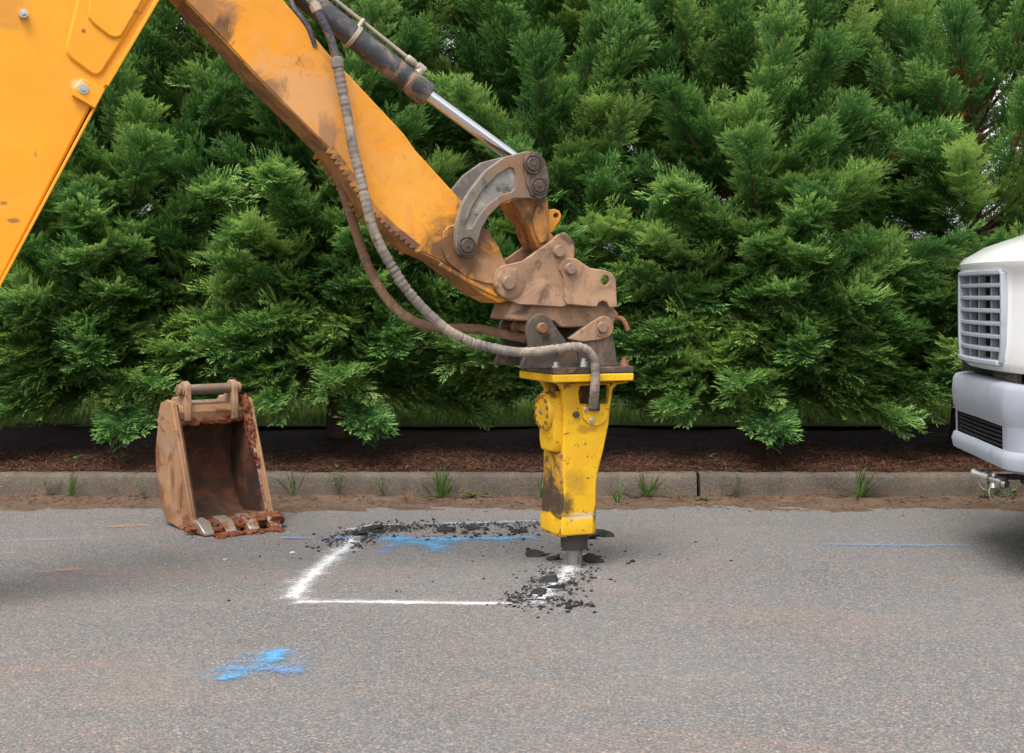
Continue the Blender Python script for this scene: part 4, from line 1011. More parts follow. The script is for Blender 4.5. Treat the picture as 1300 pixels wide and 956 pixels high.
for s in (-1, 1):
    P = [(gx(GW), s * GW, GZ1), (gx(GW), s * (GW + 0.005), 1.3), (gx(GW), s * GW, 1.12), (gx(GW), s * (GW - 0.03), GZ0)]
    C = [Vector(p) for p in P]
    r = []
    for c in C:
        r.append([bm.verts.new((c.x - 0.05, c.y - 0.017, c.z)), bm.verts.new((c.x + 0.024, c.y - 0.013, c.z)), bm.verts.new((c.x + 0.024, c.y + 0.013, c.z)), bm.verts.new((c.x - 0.05, c.y + 0.017, c.z))])
    for a_, b_ in zip(r, r[1:]):
        for k in range(4): bm.faces.new((a_[k], a_[(k + 1) % 4], b_[(k + 1) % 4], b_[k]))
    bm.faces.new(r[0]); bm.faces.new(r[-1])
gr = finish(bm, 'grille', M['grille_plastic'], truck, bevel=0.004)
nb = 6
for k in range(nb):
    z = GZ0 + (GZ1 - GZ0) * (k + 1) / (nb + 1)
    bm = bmesh.new(); bar_y(bm, z, 0.013, -GW + 0.01, GW - 0.01, -0.03, 0.014); finish(bm, 'grille_bar', M['grille_plastic'], gr, bevel=0.003)
for y in (-0.22, 0.0, 0.22):
    bm = bmesh.new(); box(bm, gx(y) - 0.05, gx(y) - 0.014, y - 0.011, y + 0.011, GZ0, GZ1); finish(bm, 'grille_upright', M['grille_plastic'], gr, bevel=0.003)
# bumper
def bb(y): return 0.0 - 0.05 * (abs(y) / 1.2) ** 2 - 0.80 * max(0.0, abs(y) - 0.53) ** 1.25
bp = [(-0.10, 0.925), (-0.03, 0.930), (0.0, 0.922), (0.012, 0.90), (0.018, 0.84), (0.012, 0.765), (0.0, 0.735), (-0.002, 0.725), (-0.004, 0.615), (0.01, 0.605), (0.02, 0.575), (0.01, 0.53), (-0.03, 0.512), (-0.12, 0.505)]
yb = [-1.2, -1.15, -1.05, -0.9, -0.75, -0.6, -0.55, -0.52, -0.47, -0.3, -0.15, 0, 0.15, 0.3, 0.47, 0.52, 0.55, 0.6, 0.75, 0.9, 1.05, 1.15, 1.2]
bm = bmesh.new()
G = [[bm.verts.new((bb(y) + x, y, z - 0.0 + 0.01 * (1 - abs(y)))) for y in yb] for x, z in bp]
for j in range(len(bp) - 1):
    for i in range(len(yb) - 1):
        if j == 7 and yb[i] >= -0.47 and yb[i + 1] <= 0.47: continue
        bm.faces.new((G[j][i], G[j][i + 1], G[j + 1][i + 1], G[j + 1][i]))
bumper = finish(bm, 'bumper', M['bumper_plastic'], truck, smooth=50)
bm = bmesh.new()
for i in range(5):
    z = 0.637 + i * 0.021
    r = []
    for k in range(11):
        y = -0.46 + 0.092 * k; x = bb(y)
        r.append([bm.verts.new((x - 0.05, y, z - 0.006)), bm.verts.new((x - 0.012, y, z - 0.008)), bm.verts.new((x - 0.012, y, z + 0.001)), bm.verts.new((x - 0.05, y, z + 0.004))])
    for a_, b_ in zip(r, r[1:]):
        for k in range(4): bm.faces.new((a_[k], a_[(k + 1) % 4], b_[(k + 1) % 4], b_[k]))
box(bm, -0.08, -0.06, -0.46, 0.46, 0.61, 0.74)
finish(bm, 'lower_intake', M['black_plastic'], bumper)
bm = bmesh.new(); bar = box(bm, -0.35, -0.13, -0.9, 0.9, 0.88, 0.99); finish(bm, 'filler_panel', M['black_plastic'], truck, bevel=0.01)
bm = bmesh.new(); box(bm, -0.115, -0.085, 0.0, 0.42, 0.925, 0.985)
for k in range(3): box(bm, -0.086, -0.08, 0.02, 0.4, 0.935 + k * 0.017, 0.943 + k * 0.017)
finish(bm, 'number_plate_bracket', M['grey_steel'], truck, bevel=0.003)
for s in (-1, 1):
    y = s * 0.86
    c = Vector((bb(y) + 0.004, y, 0.70)); nx = Vector((1, s * 0.42, 0)).normalized()
    bm = bmesh.new(); lathe(bm, c - nx * 0.03, nx, [(0, 0.085), (0.032, 0.095), (0.045, 0.088), (0.04, 0.07), (0.012, 0.06)], 26); fg = finish(bm, 'fog_lamp', M['bumper_plastic'], bumper, smooth=40)
    y = s * 0.84; c = Vector((bow(y) + 0.0, y, 1.28)); 
    bm = bmesh.new(); rock(bm, c + Vector((-0.03, s * 0.06, 0)), 0.0, 0, 0, 0, 0) if False else lathe(bm, c - nx * 0.06 + Vector((0, s * 0.10, 0)), nx, [(0, 0.12), (0.03, 0.12), (0.06, 0.10), (0.07, 0.05)], 26); finish(bm, 'headlight', M['lamp_glass'], truck, smooth=40)
# tow-line coupling hanging below the bumper
bm = bmesh.new(); box(bm, -0.30, -0.22, -0.02, 0.06, 0.40, 0.56); box(bm, -0.28, -0.055, 0.022, 0.05, 0.424, 0.452); finish(bm, 'bracket', M['black_plastic'], truck, bevel=0.005)
cpl = Vector((-0.17, 0.02, 0.44))
bm = bmesh.new()
lathe(bm, cpl + Vector((0.05, 0.10, -0.03)), (0.55, -0.75, 0.16), [(0, 0.020), (0.02, 0.024), (0.022, 0.03), (0.05, 0.03), (0.052, 0.02), (0.10, 0.02), (0.102, 0.032), (0.14, 0.032), (0.142, 0.022), (0.19, 0.022), (0.195, 0.026), (0.21, 0.026)], 14)
lathe(bm, cpl + Vector((0.09, 0.02, 0.01)), (0.1, 0.3, -1), [(0, 0.022), (0.05, 0.022), (0.052, 0.03), (0.075, 0.03)], 12)
coup = finish(bm, 'air_coupling', M['brass'], truck, smooth=35)
bm = bmesh.new()
cc = cpl + Vector((0.07, 0.03, -0.075))
tube(bm, [cc + Vector((0.055 * math.cos(a), 0.025 * math.cos(a), 0.055 * math.sin(a))) for a in [2 * math.pi * k / 24 for k in range(25)]], 0.004, 8, caps=False)
finish(bm, 'safety_loop', M['cable'], coup, smooth=60)
bm = bmesh.new()
a0 = cpl + Vector((0.15, -0.06, 0.01)); a1 = cpl + Vector((0.06, 0.06, -0.05))
tube(bm, catmull([a0, a0 + Vector((0.0, 0.01, -0.055)), a0 + Vector((-0.03, 0.03, -0.085)), a1], 0.01), 0.003, 6)
finish(bm, 'safety_cable', M['cable'], coup, smooth=60)
# cab, wheels, frame and cargo body beyond the picture's edge
bm = bmesh.new()
cab = [(-1.55, 0.75), (-1.55, 1.72), (-2.05, 2.55), (-2.25, 2.62), (-3.2, 2.62), (-3.2, 0.75)]
plate(bm, cab, -1.12, 1.12); cabo = finish(bm, 'cab', M['white_paint'], truck, bevel=0.05, seg=3)
bm = bmesh.new(); V = [(-1.60, -1.0, 1.79), (-1.60, 1.0, 1.79), (-2.04, 0.95, 2.5), (-2.04, -0.95, 2.5)]
f = [bm.verts.new((v[0] + 0.03, v[1], v[2])) for v in V]; g = [bm.verts.new((v[0] - 0.01, v[1], v[2])) for v in V]
bm.faces.new(f); bm.faces.new(g)
for i in range(4): bm.faces.new((f[i], f[(i + 1) % 4], g[(i + 1) % 4], g[i]))
finish(bm, 'windscreen', M['glass'], cabo)
for s in (-1, 1):
    bm = bmesh.new(); w_ = [(-1.95, 1.75), (-2.25, 2.4), (-2.95, 2.4), (-2.95, 1.75)]
    plate(bm, w_, s * 1.11, s * 1.128); finish(bm, 'side_window', M['glass'], cabo)
    for x in (-1.15, -6.2):
        bm = bmesh.new(); lathe(bm, (x, s * 0.82, 0.48), (0, s, 0), [(0, 0.40), (0.02, 0.46), (0.05, 0.48), (0.22, 0.48), (0.25, 0.46), (0.26, 0.40), (0.25, 0.30)], 36); wh = finish(bm, 'wheel', M['rubber'], truck, smooth=40)
        bm = bmesh.new(); lathe(bm, (x, s * 0.90, 0.48), (0, s, 0), [(0, 0.30), (0.14, 0.29), (0.15, 0.26), (0.06, 0.2), (0.06, 0.1), (0.14, 0.09), (0.15, 0.05)], 28); finish(bm, 'rim', M['grey_steel'], wh, smooth=35)
bm = bmesh.new()
fen = [(-0.25, 0.98), (-1.6, 0.98), (-1.9, 0.98), (-1.9, 0.6)] + [(-1.15 - 0.58 * math.cos(R(a)), 0.48 + 0.56 * math.sin(R(a))) for a in range(165, 10, -10)][::-1] + [(-0.45, 0.6), (-0.3, 0.6)]
box(bm, -8.4, -0.1, -0.45, -0.35, 0.55, 0.75); box(bm, -8.4, -0.1, 0.35, 0.45, 0.55, 0.75); box(bm, -1.5, -0.3, -0.34, 0.34, 0.45, 0.95); finish(bm, 'chassis', M['black_plastic'], truck)
bm = bmesh.new(); box(bm, -8.5, -3.35, -1.2, 1.2, 0.95, 3.3); finish(bm, 'cargo_body', M['white_paint'], truck, bevel=0.03)
for s in (-1, 1):
    bm = bmesh.new()
    for a0_ in range(0, 180, 15):
        q = []
        for a_ in (a0_, a0_ + 15):
            ca, sa = math.cos(R(a_)), math.sin(R(a_))
            q.append(((-1.15 + 0.55 * ca, 0.48 + 0.55 * sa), (-1.15 + 0.75 * ca, max(0.48 + 0.55 * sa + 0.01, min(1.0, 0.48 + 0.9 * sa)))))
        plate(bm, [q[0][0], q[0][1], q[1][1], q[1][0]], s * 1.10, s * 1.16)
    finish(bm, 'fender', M['white_paint'], truck)

# ---------------------------------------------------------------- cypress hedge
def spray_template(seed, n_shoot=17):
    """flat feathery cypress spray, unit length along +x; returns (n,4,3) kites and per-kite age"""
    r = np.random.default_rng(seed)
    Q, T = [], []
    def kite(p, d, L, w, nrm, age_light):
        d = d / np.linalg.norm(d); s = np.cross(nrm, d); s /= np.linalg.norm(s) + 1e-9
        nd = nrm * r.uniform(-0.15, 0.15)
        Q.append([p, p + d * L * 0.40 + s * w + nd * L * .2, p + d * L + nd * L, p + d * L * 0.40 - s * w + nd * L * .2]); T.append(age_light)
    up = np.array([0, 0, 1.0])
    def axis(t): return np.array([t, 0.03 * math.sin(t * 5 + seed), -0.14 * t * t + 0.05 * t])
    for k in range(4):
        a, b = axis(k / 4.0), axis((k + 1) / 4.0)
        kite(a, b - a, np.linalg.norm(b - a) * 1.15, 0.014, up, 0.0)
    for k in range(n_shoot):
        t = 0.05 + 0.93 * (k + r.uniform(-.3, .3)) / n_shoot
        side = 1 if k % 2 else -1
        L = (0.46 * (1 - t) ** 0.75 * min(1, 0.5 + t * 2.2) + 0.07) * r.uniform(0.7, 1.2)
        ang = R(r.uniform(28, 50))
        d = np.array([math.cos(ang), side * math.sin(ang), r.uniform(-0.08, 0.28)]); d /= np.linalg.norm(d)
        p0 = axis(t)
        nrm = np.array([r.uniform(-.4, .4), r.uniform(-.4, .4), 1]); nrm /= np.linalg.norm(nrm)
        m = max(3, int(L / 0.044))
        for j in range(m):
            q = (j + 0.4) / m
            p = p0 + d * L * q * 0.9 + np.array([0.5, 0, -0.1]) * L * q * q * 0.25
            s2 = 1 if j % 2 else -1
            a2 = R(r.uniform(18, 38)) * s2
            ca, sa = math.cos(a2), math.sin(a2)
            d2 = np.array([d[0] * ca - d[1] * sa, d[0] * sa + d[1] * ca, d[2] + r.uniform(-.2, .25)])
            LL = (0.132 * (1 - 0.3 * q)) * r.uniform(0.75, 1.25)
            kite(p, d2, LL, 0.0178, nrm, 0.35 * t + 0.65 * q)
        pe = p0 + d * L * 0.82 + np.array([0.5, 0, -0.1]) * L * 0.2
        kite(pe, d + np.array([0.3, 0, 0]), 0.15, 0.016, nrm, 1.0)
    kite(axis(0.94), np.array([1, 0, 0.1]), 0.15, 0.016, up, 1.0)
    return np.array(Q, dtype=np.float32), np.array(T, dtype=np.float32)
TEMPL = [spray_template(s) for s in range(10)]

def kite_mesh(name, quads, tint):
    n = len(quads)
    me = bpy.data.meshes.new(name)
    me.vertices.add(n * 4); me.vertices.foreach_set('co', quads.reshape(-1).astype(np.float32))
    me.loops.add(n * 4); me.loops.foreach_set('vertex_index', np.arange(n * 4, dtype=np.int32))
    me.polygons.add(n); me.polygons.foreach_set('loop_start', np.arange(0, n * 4, 4, dtype=np.int32))
    a = me.attributes.new('tint', 'FLOAT', 'FACE'); a.data.foreach_set('value', np.clip(tint, 0, 1).astype(np.float32))
    me.update(calc_edges=True)
    return me

def frame_from(d, nrm):
    d = d / np.linalg.norm(d)
    y = np.cross(nrm, d); ny = np.linalg.norm(y)
    y = y / ny if ny > 1e-6 else np.array([0, 1.0, 0])
    z = np.cross(d, y)
    return np.stack([d, y, z], axis=1)

class Crown:
    def __init__(s): s.q = []; s.t = []
    def add(s, p, d, nrm, L, base, r):
        Q, T = TEMPL[r.integers(len(TEMPL))]
        Rm = frame_from(d, nrm) * L
        s.q.append(Q @ Rm.T.astype(np.float32) + p.astype(np.float32))
        s.t.append(base + T * 0.62 - 0.05 + r.uniform(-0.09, 0.09, len(T)))  # young tips paler; contrast of lit tips and shade also painted in
    def mesh(s, name): return kite_mesh(name, np.concatenate(s.q), np.concatenate(s.t))

def cypress_meshes(seed, height=5.4, nl=265, nskirt=72, rad=1.36):
    r = np.random.default_rng(seed)
    bm = bmesh.new()
    lean = r.uniform(-0.04, 0.04, 2)
    def tr(z): return np.array([lean[0] * z + 0.03 * math.sin(z * 2 + seed), lean[1] * z, z])
    tube(bm, [tr(z) for z in np.linspace(-0.1, height, 14)], [0.085 * (1 - 0.85 * k / 13) * (1.35 if k == 0 else 1) for k in range(14)], 10)
    cr, dead = Crown(), Crown()
    lb = bmesh.new()
    for k in range(nl + nskirt):
        f = (k + r.uniform(0, 1)) / nl if k < nl else 0
        skirt = k >= nl
        z = 0.46 + (height - 0.6) * f ** 1.3
        front = r.random() < 0.70
        az = R(-90) + (r.uniform(-1.45, 1.45) if front else r.uniform(1.45, 4.83))
        h = z / height
        el = R(-9 + 72 * min(1, max(0, h - 0.06) * 1.35) + r.uniform(-12, 16))
        Rz = rad * (1.0 - 0.5 * max(0, h - 0.45) / 0.55) * (0.80 + 0.2 * min(1, z / 0.8)) * r.uniform(0.58, 1.2)
        L = min(Rz / max(0.6, math.cos(el)), 1.75)
        base = tr(max(0.3, z - L * math.sin(el) * 0.45))
        if skirt:        # low boughs that hang over the bed
            el = R(r.uniform(-12, 14)); L = r.uniform(0.65, 1.4); base = tr(r.uniform(0.46, 1.25))
            az = R(-90) + r.uniform(-1.9, 1.9)
        dh = np.array([math.cos(az) * math.cos(el), math.sin(az) * math.cos(el), math.sin(el)])
        curl = r.uniform(0.02, 0.24) if (z > 0.9 and not skirt) else r.uniform(-0.12, 0.10)
        side = np.cross(dh, [0, 0, 1.0]); side /= np.linalg.norm(side)
        upn = np.cross(side, dh)
        sw = r.uniform(-0.18, 0.18)
        def lp(s): return base + dh * L * s + np.array([0, 0, curl * L * s * s]) + side * sw * L * s * s
        tube(lb, [lp(s) for s in (0, 0.35, 0.7, 0.96)], [0.019, 0.013, 0.009, 0.0035], 5, caps=False)
        hue = r.uniform(-0.06, 0.32) if r.random() < 0.72 else r.uniform(0.32, 0.62)
        n = int(14 + 13 * L) if (front or skirt) else int(12 + 9 * L)
        brown = r.random() < 0.05
        for j in range(n):
            s = 0.20 + 0.80 * ((j + r.uniform(0, 1)) / n) ** 0.8
            tan = lp(s) - lp(s - 0.05); tan /= np.linalg.norm(tan)
            phi = j * 2.4 + r.uniform(-.5, .5)          # all round the limb, so it makes a plume
            rad_d = side * math.cos(phi) + upn * math.sin(phi) * 0.6
            d = tan * r.uniform(0.75, 1.05) + rad_d * r.uniform(0.35, 0.85) * (1.2 - 0.65 * s) + np.array([0, 0, r.uniform(-0.15, 0.35)])
            nrm = upn * r.uniform(0.5, 1) + np.array([dh[0], dh[1], 0]) * r.uniform(0.1, 1.0) + side * r.uniform(-0.5, 0.5)
            SL = (0.22 + 0.24 * r.random()) * (1.12 - 0.30 * s)
            c = cr
            if r.random() < (0.16 if brown else 0.004) and s < 0.8: c = dead; SL *= 0.5
            c.add(lp(s * 0.93), d, nrm, SL, hue * (1 if c is cr else 1.5), r)
        for q in range(4):
            d = dh + side * (q - 1.5) * 0.30 + np.array([0, 0, r.uniform(0.0, 0.4)])
            nrm = upn + np.array([dh[0], dh[1], 0]) * r.uniform(0, 0.9) + side * r.uniform(-.5, .5)
            cr.add(lp(0.88), d, nrm, r.uniform(0.22, 0.40), hue + 0.07, r)
    bmesh.ops.recalc_face_normals(bm, faces=bm.faces)
    tm = bpy.data.meshes.new('trunk'); bm.to_mesh(tm); bm.free(); tm.shade_smooth(); tm.materials.append(M['bark'])
    bmesh.ops.recalc_face_normals(lb, faces=lb.faces)
    lm = bpy.data.meshes.new('limbs'); lb.to_mesh(lm); lb.free(); lm.shade_smooth(); lm.materials.append(M['twig'])
    out = [('trunk', tm), ('limbs', lm)]
    for nm, c, mt in (('crown', cr, M['cypress']), ('dead_sprigs', dead, M['dead'])):
        me = c.mesh(nm); me.materials.append(mt); out.append((nm, me))
    return out
TY = 11.15
KINDS = [cypress_meshes(40), cypress_meshes(41), cypress_meshes(42, nl=190, nskirt=62, rad=1.25)]
HEDGE = [(-135, 0.1, 0, 12, 1, 1.0, 'cypress tree off the left end behind the boom'), (148, -0.05, 1, -8, 1, 1.0, 'cypress tree left of the bucket, under the boom'),
         (428, 0.0, 1, 40, -1, 1.04, 'cypress tree with the bare dark trunk right of the bucket'), (706, 0.1, 0, -14, -1, 1.0, 'cypress tree directly behind the breaker'),
         (965, -0.1, 1, 18, -1, 1.0, 'cypress tree midway between the breaker and the truck'), (1225, 0.05, 2, -12, 1, 0.95, 'cypress tree behind the truck grille'), (1500, 0.0, 0, 20, 1, 1.0, 'cypress tree off the right end behind the truck')]
for (px, dy, kd, rot, mir, sc, lb) in HEDGE:
    x, y = (px - CX) / FPX * (TY + dy), TY + dy
    t = thing('cypress_tree', lb, 'tree', (x, y, bed_z(x, y) - 0.03), R(rot), 'cypress trees in the hedge behind the kerb')
    t.scale = (mir, 1, sc)
    for nm, me in KINDS[kd]:
        o = bpy.data.objects.new(nm, me); COL.objects.link(o); o.parent = t
        if nm == 'limbs': o['kind'] = 'stuff'

# autumn trees behind the hedge
def autumn(x, y, label, seed):
    r = np.random.default_rng(seed)
    z0 = lawn_z(x, y)
    t = thing('autumn_tree', label, 'tree', (x, y, z0 - 0.05), 0, 'orange trees behind the hedge')
    bm = bmesh.new()
    tube(bm, [(0, 0, -0.1), (0.05, 0, 1.5), (0, 0.1, 3.2), (0.1, 0.1, 5.2)], [0.13, 0.1, 0.07, 0.02], 9)
    Q = []
    for k in range(26):
        z = 1.6 + 3.4 * (k / 26); az = k * 2.4; L = 1.5 * (1 - 0.5 * k / 26)
        e = np.array([math.cos(az) * L, math.sin(az) * L, z + L * 0.5]); b0 = np.array([0.03, 0.05, z])
        tube(bm, [b0, b0 * .5 + e * .5 + np.array([0, 0, .08]), e], [0.03, 0.018, 0.005], 5, caps=False)
        for j in range(85):
            p = b0 + (e - b0) * r.uniform(0.3, 1.1) + r.normal(0, 0.17, 3)
            d = r.normal(0, 1, 3); d[2] -= 0.6; d /= np.linalg.norm(d); nn = r.normal(0, 1, 3); s = np.cross(d, nn); s /= np.linalg.norm(s)
            l_ = r.uniform(0.05, 0.09)
            Q.append([p, p + d * l_ * .45 + s * l_ * .3, p + d * l_, p + d * l_ * .45 - s * l_ * .3])
    finish(bm, 'trunk', M['bark'], t, smooth=60)
    Q = np.array(Q); link(kite_mesh('crown', Q, r.uniform(0, 1, len(Q))), 'crown', M['autumn'], t)
autumn((880 - CX) / FPX * 14.2, 14.2, 'orange-leaved tree glimpsed through the hedge right of the breaker', 3)
autumn((1065 - CX) / FPX * 14.8, 14.8, 'orange-leaved tree glimpsed at the top of the hedge left of the truck', 4)

# ---------------------------------------------------------------- ground cover
def blades(n, fx, fy, fz, Lr, w, flat, r, straight=0.3):
    x, y = fx(n), fy(n)
    z = np.array([fz(a, b_) for a, b_ in zip(x, y)])
    az = r.uniform(0, 2 * np.pi, n); el = r.uniform(*flat, n); L = r.uniform(*Lr, n)
    d = np.stack([np.cos(az) * np.cos(el), np.sin(az) * np.cos(el), np.sin(el)], 1)
    s = np.stack([-np.sin(az), np.cos(az), r.uniform(-.2, .2, n)], 1) * w
    p = np.stack([x, y, z], 1)
    m = p + d * L[:, None] * 0.5 + np.array([0, 0, 1]) * (L * straight * 0.3)[:, None]
    return np.stack([p, m + s, p + d * L[:, None], m - s], 1)
r = np.random.default_rng(21)
Q = blades(15000, lambda n: r.uniform(-4.6, 5.0, n), lambda n: KERB_Y + 0.12 + np.abs(r.normal(0, 0.6, n)) % 2.2, lambda a, b_: bed_z(a, b_) + r.uniform(0.0, 0.022), (0.05, 0.15), 0.0035, (-0.12, 0.22), r)
tag(link(kite_mesh('pine_straw', Q, r.uniform(0, 1, len(Q)) ** 1.3), 'pine_straw', M['straw']), 'reddish brown pine straw strewn over the planting bed', 'mulch', kind='stuff')
Q = blades(26000, lambda n: r.uniform(-5.5, 5.5, n), lambda n: 11.75 + r.uniform(0, 1, n) ** 1.5 * 7, lawn_z, (0.06, 0.17), 0.006, (0.5, 1.5), r)
tag(link(kite_mesh('lawn_grass', Q, r.uniform(0, 1, len(Q))), 'lawn_grass', M['lawn_blade']), 'bright green grass growing on the lawn behind the hedge', 'grass', kind='stuff')
# leaf bits and straw blown into the gutter
Q = blades(1500, lambda n: r.uniform(-4.2, 4.4, n), lambda n: KERB_Y - np.abs(r.normal(0, 0.24, n)), lambda a, b_: max(0.0, gut_z(a, b_)) + 0.004, (0.02, 0.07), 0.004, (-0.02, 0.12), r)
tag(link(kite_mesh('leaf_litter', Q, r.uniform(0, 1, len(Q))), 'leaf_litter', M['straw']), 'dry needles and leaf bits lying in the gutter dirt', 'litter', kind='stuff')

def weed(px, py, kind, hpx, label, seed):
    r = np.random.default_rng(seed)
    y = KERB_Y - 0.03
    if py > 634: y = FPX * EYE / (py - HY)
    x = (px - CX) / FPX * y
    z = max(0.0, gut_z(x, y)) - 0.004
    H = 1.35 * hpx * y / FPX
    t = thing('weed', label, 'weed', (x, y, z), 0, 'weeds growing along the foot of the kerb')
    Q, T = [], []
    def leaf(p, d, L, w, droop):
        d = d / np.linalg.norm(d); s = np.cross(d, [0.1, 0.2, 1.0]); s /= np.linalg.norm(s)
        pts = [p + d * L * q + np.array([0, 0, -droop * L * q * q]) for q in (0, .3, .65, 1)]
        ws = (w * .45, w, w * .8, 0.0004)
        for k in range(3):
            Q.append([pts[k] + s * ws[k], pts[k + 1] + s * ws[k + 1], pts[k + 1] - s * ws[k + 1], pts[k] - s * ws[k]]); T.append(r.uniform(0.1, 0.9))
    if kind == 'spiky':
        for k in range(34):
            az = r.uniform(0, 6.28); el = r.uniform(0.15, 1.45)
            leaf(r.normal(0, 0.012, 3) * [1, .6, 0], np.array([math.cos(az) * math.cos(el) * 1.3, math.sin(az) * math.cos(el) * .5 - .1, math.sin(el)]), H * r.uniform(0.6, 1.05), 0.0055, r.uniform(0, 0.35))
    elif kind == 'grass':
        for k in range(16):
            az = r.uniform(0, 6.28); el = r.uniform(0.7, 1.5)
            leaf(r.normal(0, 0.014, 3) * [1, .6, 0], np.array([math.cos(az) * math.cos(el), math.sin(az) * math.cos(el) * .6 - .1, math.sin(el)]), H * r.uniform(0.5, 1.15), 0.0035, r.uniform(0.1, 0.6))
    else:
        ns = 4 if kind == 'leafy' else 7
        for k in range(ns):
            az = r.uniform(0, 6.28); el = r.uniform(0.8, 1.45) if kind == 'leafy' else r.uniform(0.1, 0.5)
            d = np.array([math.cos(az) * math.cos(el), math.sin(az) * math.cos(el) * .6 - .08, math.sin(el)])
            hh = H * r.uniform(0.6, 1.0) * (1 if kind == 'leafy' else 1.3)
            leaf(np.zeros(3), d, hh, 0.002, 0)
            for j in range(7):
                a2 = r.uniform(0, 6.28)
                leaf(d * hh * (0.25 + 0.75 * j / 6), np.array([math.cos(a2), math.sin(a2) * .7 - .2, r.uniform(0, .7)]), r.uniform(0.018, 0.042), 0.009, 0.3)
    link(kite_mesh('foliage', np.array(Q), np.array(T)), 'foliage', M['drygrass'] if 'dry' in label else M['weed'], t)
W = [(62, 633, 'leafy', 22, 'small leafy weed at the kerb foot far left of the bucket'), (186, 636, 'leafy', 26, 'leafy weed tucked against the left side of the bucket'), (90, 634, 'grass', 30, 'thin grass weed at the kerb foot near the left edge'),
     (372, 633, 'grass', 44, 'tall thin grass weed just right of the bucket'), (430, 632, 'leafy', 36, 'upright leafy weed right of the bucket, on the kerb'), (487, 632, 'leafy', 26, 'small round-leaved weed between bucket and breaker'),
     (521, 641, 'grass', 26, 'dry pale grass tuft in the gutter between bucket and breaker'), (560, 633, 'spiky', 40, 'broad spiky weed tuft midway between bucket and breaker'), (604, 634, 'low', 16, 'low spreading weed left of the breaker'),
     (688, 637, 'grass', 34, 'grass tuft close behind the breaker on its left'), (784, 640, 'grass', 28, 'short grass tuft close right of the breaker'), (822, 633, 'spiky', 34, 'bushy dark green tuft at the kerb right of the breaker'),
     (897, 637, 'low', 14, 'low flat weed below the kerb joint'), (934, 633, 'leafy', 26, 'thin leafy weed right of the kerb joint'), (862, 638, 'grass', 16, 'dry stubble of grass left of the kerb joint'), (1090, 634, 'spiky', 42, 'wide spiky weed fan at the kerb midway to the truck'), (1262, 633, 'low', 18, 'small weed behind the coupling under the truck bumper')]
for i, w in enumerate(W): weed(*w, 300 + i)
def sprout(px, py, label, seed):
    y = 9.85; x = (px - CX) / FPX * y; r = np.random.default_rng(seed)
    t = thing('seedling', label, 'plant', (x, y, bed_z(x, y)), 0, 'seedlings in the planting bed')
    Q = []
    for k in range(14):
        p = np.array([r.normal(0, .02), r.normal(0, .02), r.uniform(0.01, .07)]); d = r.normal(0, 1, 3); d[2] = abs(d[2]) * .4; d /= np.linalg.norm(d); s = np.cross(d, [0, 0, 1.0]); s /= np.linalg.norm(s)
        Q.append([p, p + d * .02 + s * .012, p + d * .045, p + d * .02 - s * .012])
    link(kite_mesh('foliage', np.array(Q), r.uniform(.2, .9, len(Q))), 'foliage', M['weed'], t)
sprout(98, 585, 'green seedling in the mulch near the left edge', 1); sprout(157, 588, 'green seedling in the mulch just left of the bucket', 2); sprout(905, 578, 'green seedling in the mulch above the kerb joint', 3)

# ---------------------------------------------------------------- broken asphalt
rnd = random.Random(9)
_t = bmesh.new(); bmesh.ops.create_icosphere(_t, subdivisions=1, radius=1.0); _t.verts.ensure_lookup_table()
ICO_V = np.array([v.co[:] for v in _t.verts]); ICO_F = np.array([[v.index for v in f.verts] for f in _t.faces]); _t.free()
CR = []
def crumbs(path, n, spread, smin, smax):
    for i in range(n):
        k = rnd.randrange(len(path) - 1); t = rnd.random()
        px = path[k][0] + (path[k + 1][0] - path[k][0]) * t; py = path[k][1] + (path[k + 1][1] - path[k][1]) * t
        g = ground(px, py); s = smin + (smax - smin) * rnd.random() ** 2.4
        g.x += rnd.gauss(0, spread); g.y += rnd.gauss(0, spread * 1.2)
        if g.y > 9.3: continue
        a_ = rnd.uniform(0, 6.28); V = ICO_V * (1 + rng.uniform(-.38, .38, (12, 1))) * [s * rnd.uniform(.8, 1.6), s * rnd.uniform(.6, 1.1), s * rnd.uniform(.45, .9)]
        CR.append(np.stack([V[:, 0] * math.cos(a_) - V[:, 1] * math.sin(a_) + g.x, V[:, 0] * math.sin(a_) + V[:, 1] * math.cos(a_) + g.y, V[:, 2] + s * 0.3], 1))
crumbs([(435, 694), (450, 684), (470, 674), (490, 670), (530, 668)], 1500, 0.08, 0.002, 0.010)
crumbs([(530, 668), (580, 669), (640, 667), (700, 668)], 600, 0.08, 0.002, 0.010)
crumbs([(520, 679), (600, 681), (690, 676)], 90, 0.10, 0.003, 0.018)
crumbs([(665, 766), (690, 752), (710, 738), (722, 724)], 1400, 0.07, 0.002, 0.010)
crumbs([(670, 765), (735, 768)], 70, 0.05, 0.003, 0.018)
crumbs([(700, 700), (760, 712)], 60, 0.12, 0.003, 0.014)
crumbs([(400, 740), (650, 720), (800, 690)], 60, 0.5, 0.003, 0.009)
crumbs([(240, 690), (420, 705)], 25, 0.25, 0.003, 0.010)
me = bpy.data.meshes.new('asphalt_crumbs')
me.from_pydata(np.concatenate(CR).tolist(), [], np.concatenate([ICO_F + 12 * k for k in range(len(CR))]).tolist())
o = link(me, 'asphalt_crumbs', M['crumb'])
tag(o, 'black crumbs of broken asphalt along the sprayed box', 'rubble', kind='stuff')
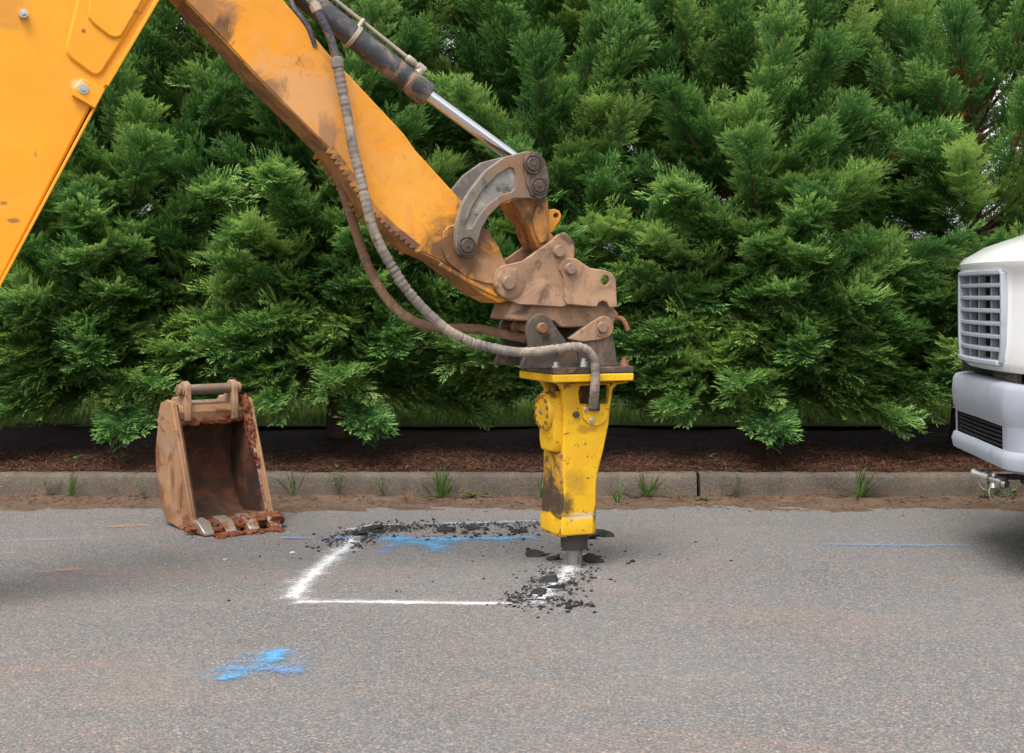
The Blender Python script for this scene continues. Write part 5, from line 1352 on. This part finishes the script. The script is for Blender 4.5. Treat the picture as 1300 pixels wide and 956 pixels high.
CH = [(679, 706, .055, 'flat black asphalt chunk left of the chisel'), (702, 711, .05, 'long black asphalt chunk leaning against the left of the chisel'), (753, 714, .06, 'flat black asphalt slab right of the chisel tip'), (768, 681, .06, 'black asphalt chunk right of the breaker collar'), (747, 684, .05, 'broken asphalt piece just behind the chisel'),
      (697, 740, .05, 'larger black asphalt lump in the middle of the right rubble'), (684, 755, .045, 'black asphalt lump at the near left of the right rubble'), (706, 748, .04, 'black asphalt lump nearest the right white line'), (457, 680, .045, 'black asphalt lump in the left rubble bend'), (472, 672, .045, 'black asphalt lump at the far left corner of the box'), (566, 675, .05, 'black asphalt lump above the blue streak'), (600, 671, .04, 'black asphalt lump on the far white line'), (660, 676, .045, 'black asphalt lump left of the breaker on the far edge')]
for i, (px, py, s, lb) in enumerate(CH):
    bm = bmesh.new()
    k_ = 9; th = s * rnd.uniform(0.30, 0.45); tx, ty = rnd.uniform(-.28, .28), rnd.uniform(-.28, .28); el_ = rnd.uniform(1.2, 1.8)
    rr = [s * rnd.uniform(0.62, 1.05) for _ in range(k_)]
    ring = lambda k2, dz: [bm.verts.new((rr[q] * k2 * el_ * .8 * math.cos(6.283 * q / k_) , rr[q] * k2 * .7 * math.sin(6.283 * q / k_), dz + rnd.uniform(-.1, .1) * s + tx * rr[q] * math.cos(6.283 * q / k_) + ty * rr[q] * math.sin(6.283 * q / k_))) for q in range(k_)]
    R0, R1, R2, R3 = ring(0.85, 0.0), ring(1.05, th * .4), ring(0.92, th), ring(0.5, th * 1.12)
    for A_, B_ in ((R0, R1), (R1, R2), (R2, R3)):
        for q in range(k_): bm.faces.new((A_[q], A_[(q + 1) % k_], B_[(q + 1) % k_], B_[q]))
    bm.faces.new(R0[::-1]); bm.faces.new(R3)
    bmesh.ops.triangulate(bm, faces=bm.faces)
    o = finish(bm, 'asphalt_chunk', M['crumb']); g = ground(px, py); o.location = g
    tag(o, lb, 'asphalt chunk', 'broken asphalt chunks round the breaker')
for (px, py, lb) in ((286, 711, 'pale stone chip on the road right of the bucket teeth'), (372, 702, 'pale stone chip left of the wide white line')):
    bm = bmesh.new()
    rock(bm, (0, 0, .003), .018, .013, .006, 1, .35, rnd)
    o = finish(bm, 'stone_chip', M['pebble']); o.location = ground(px, py); tag(o, lb, 'stone')
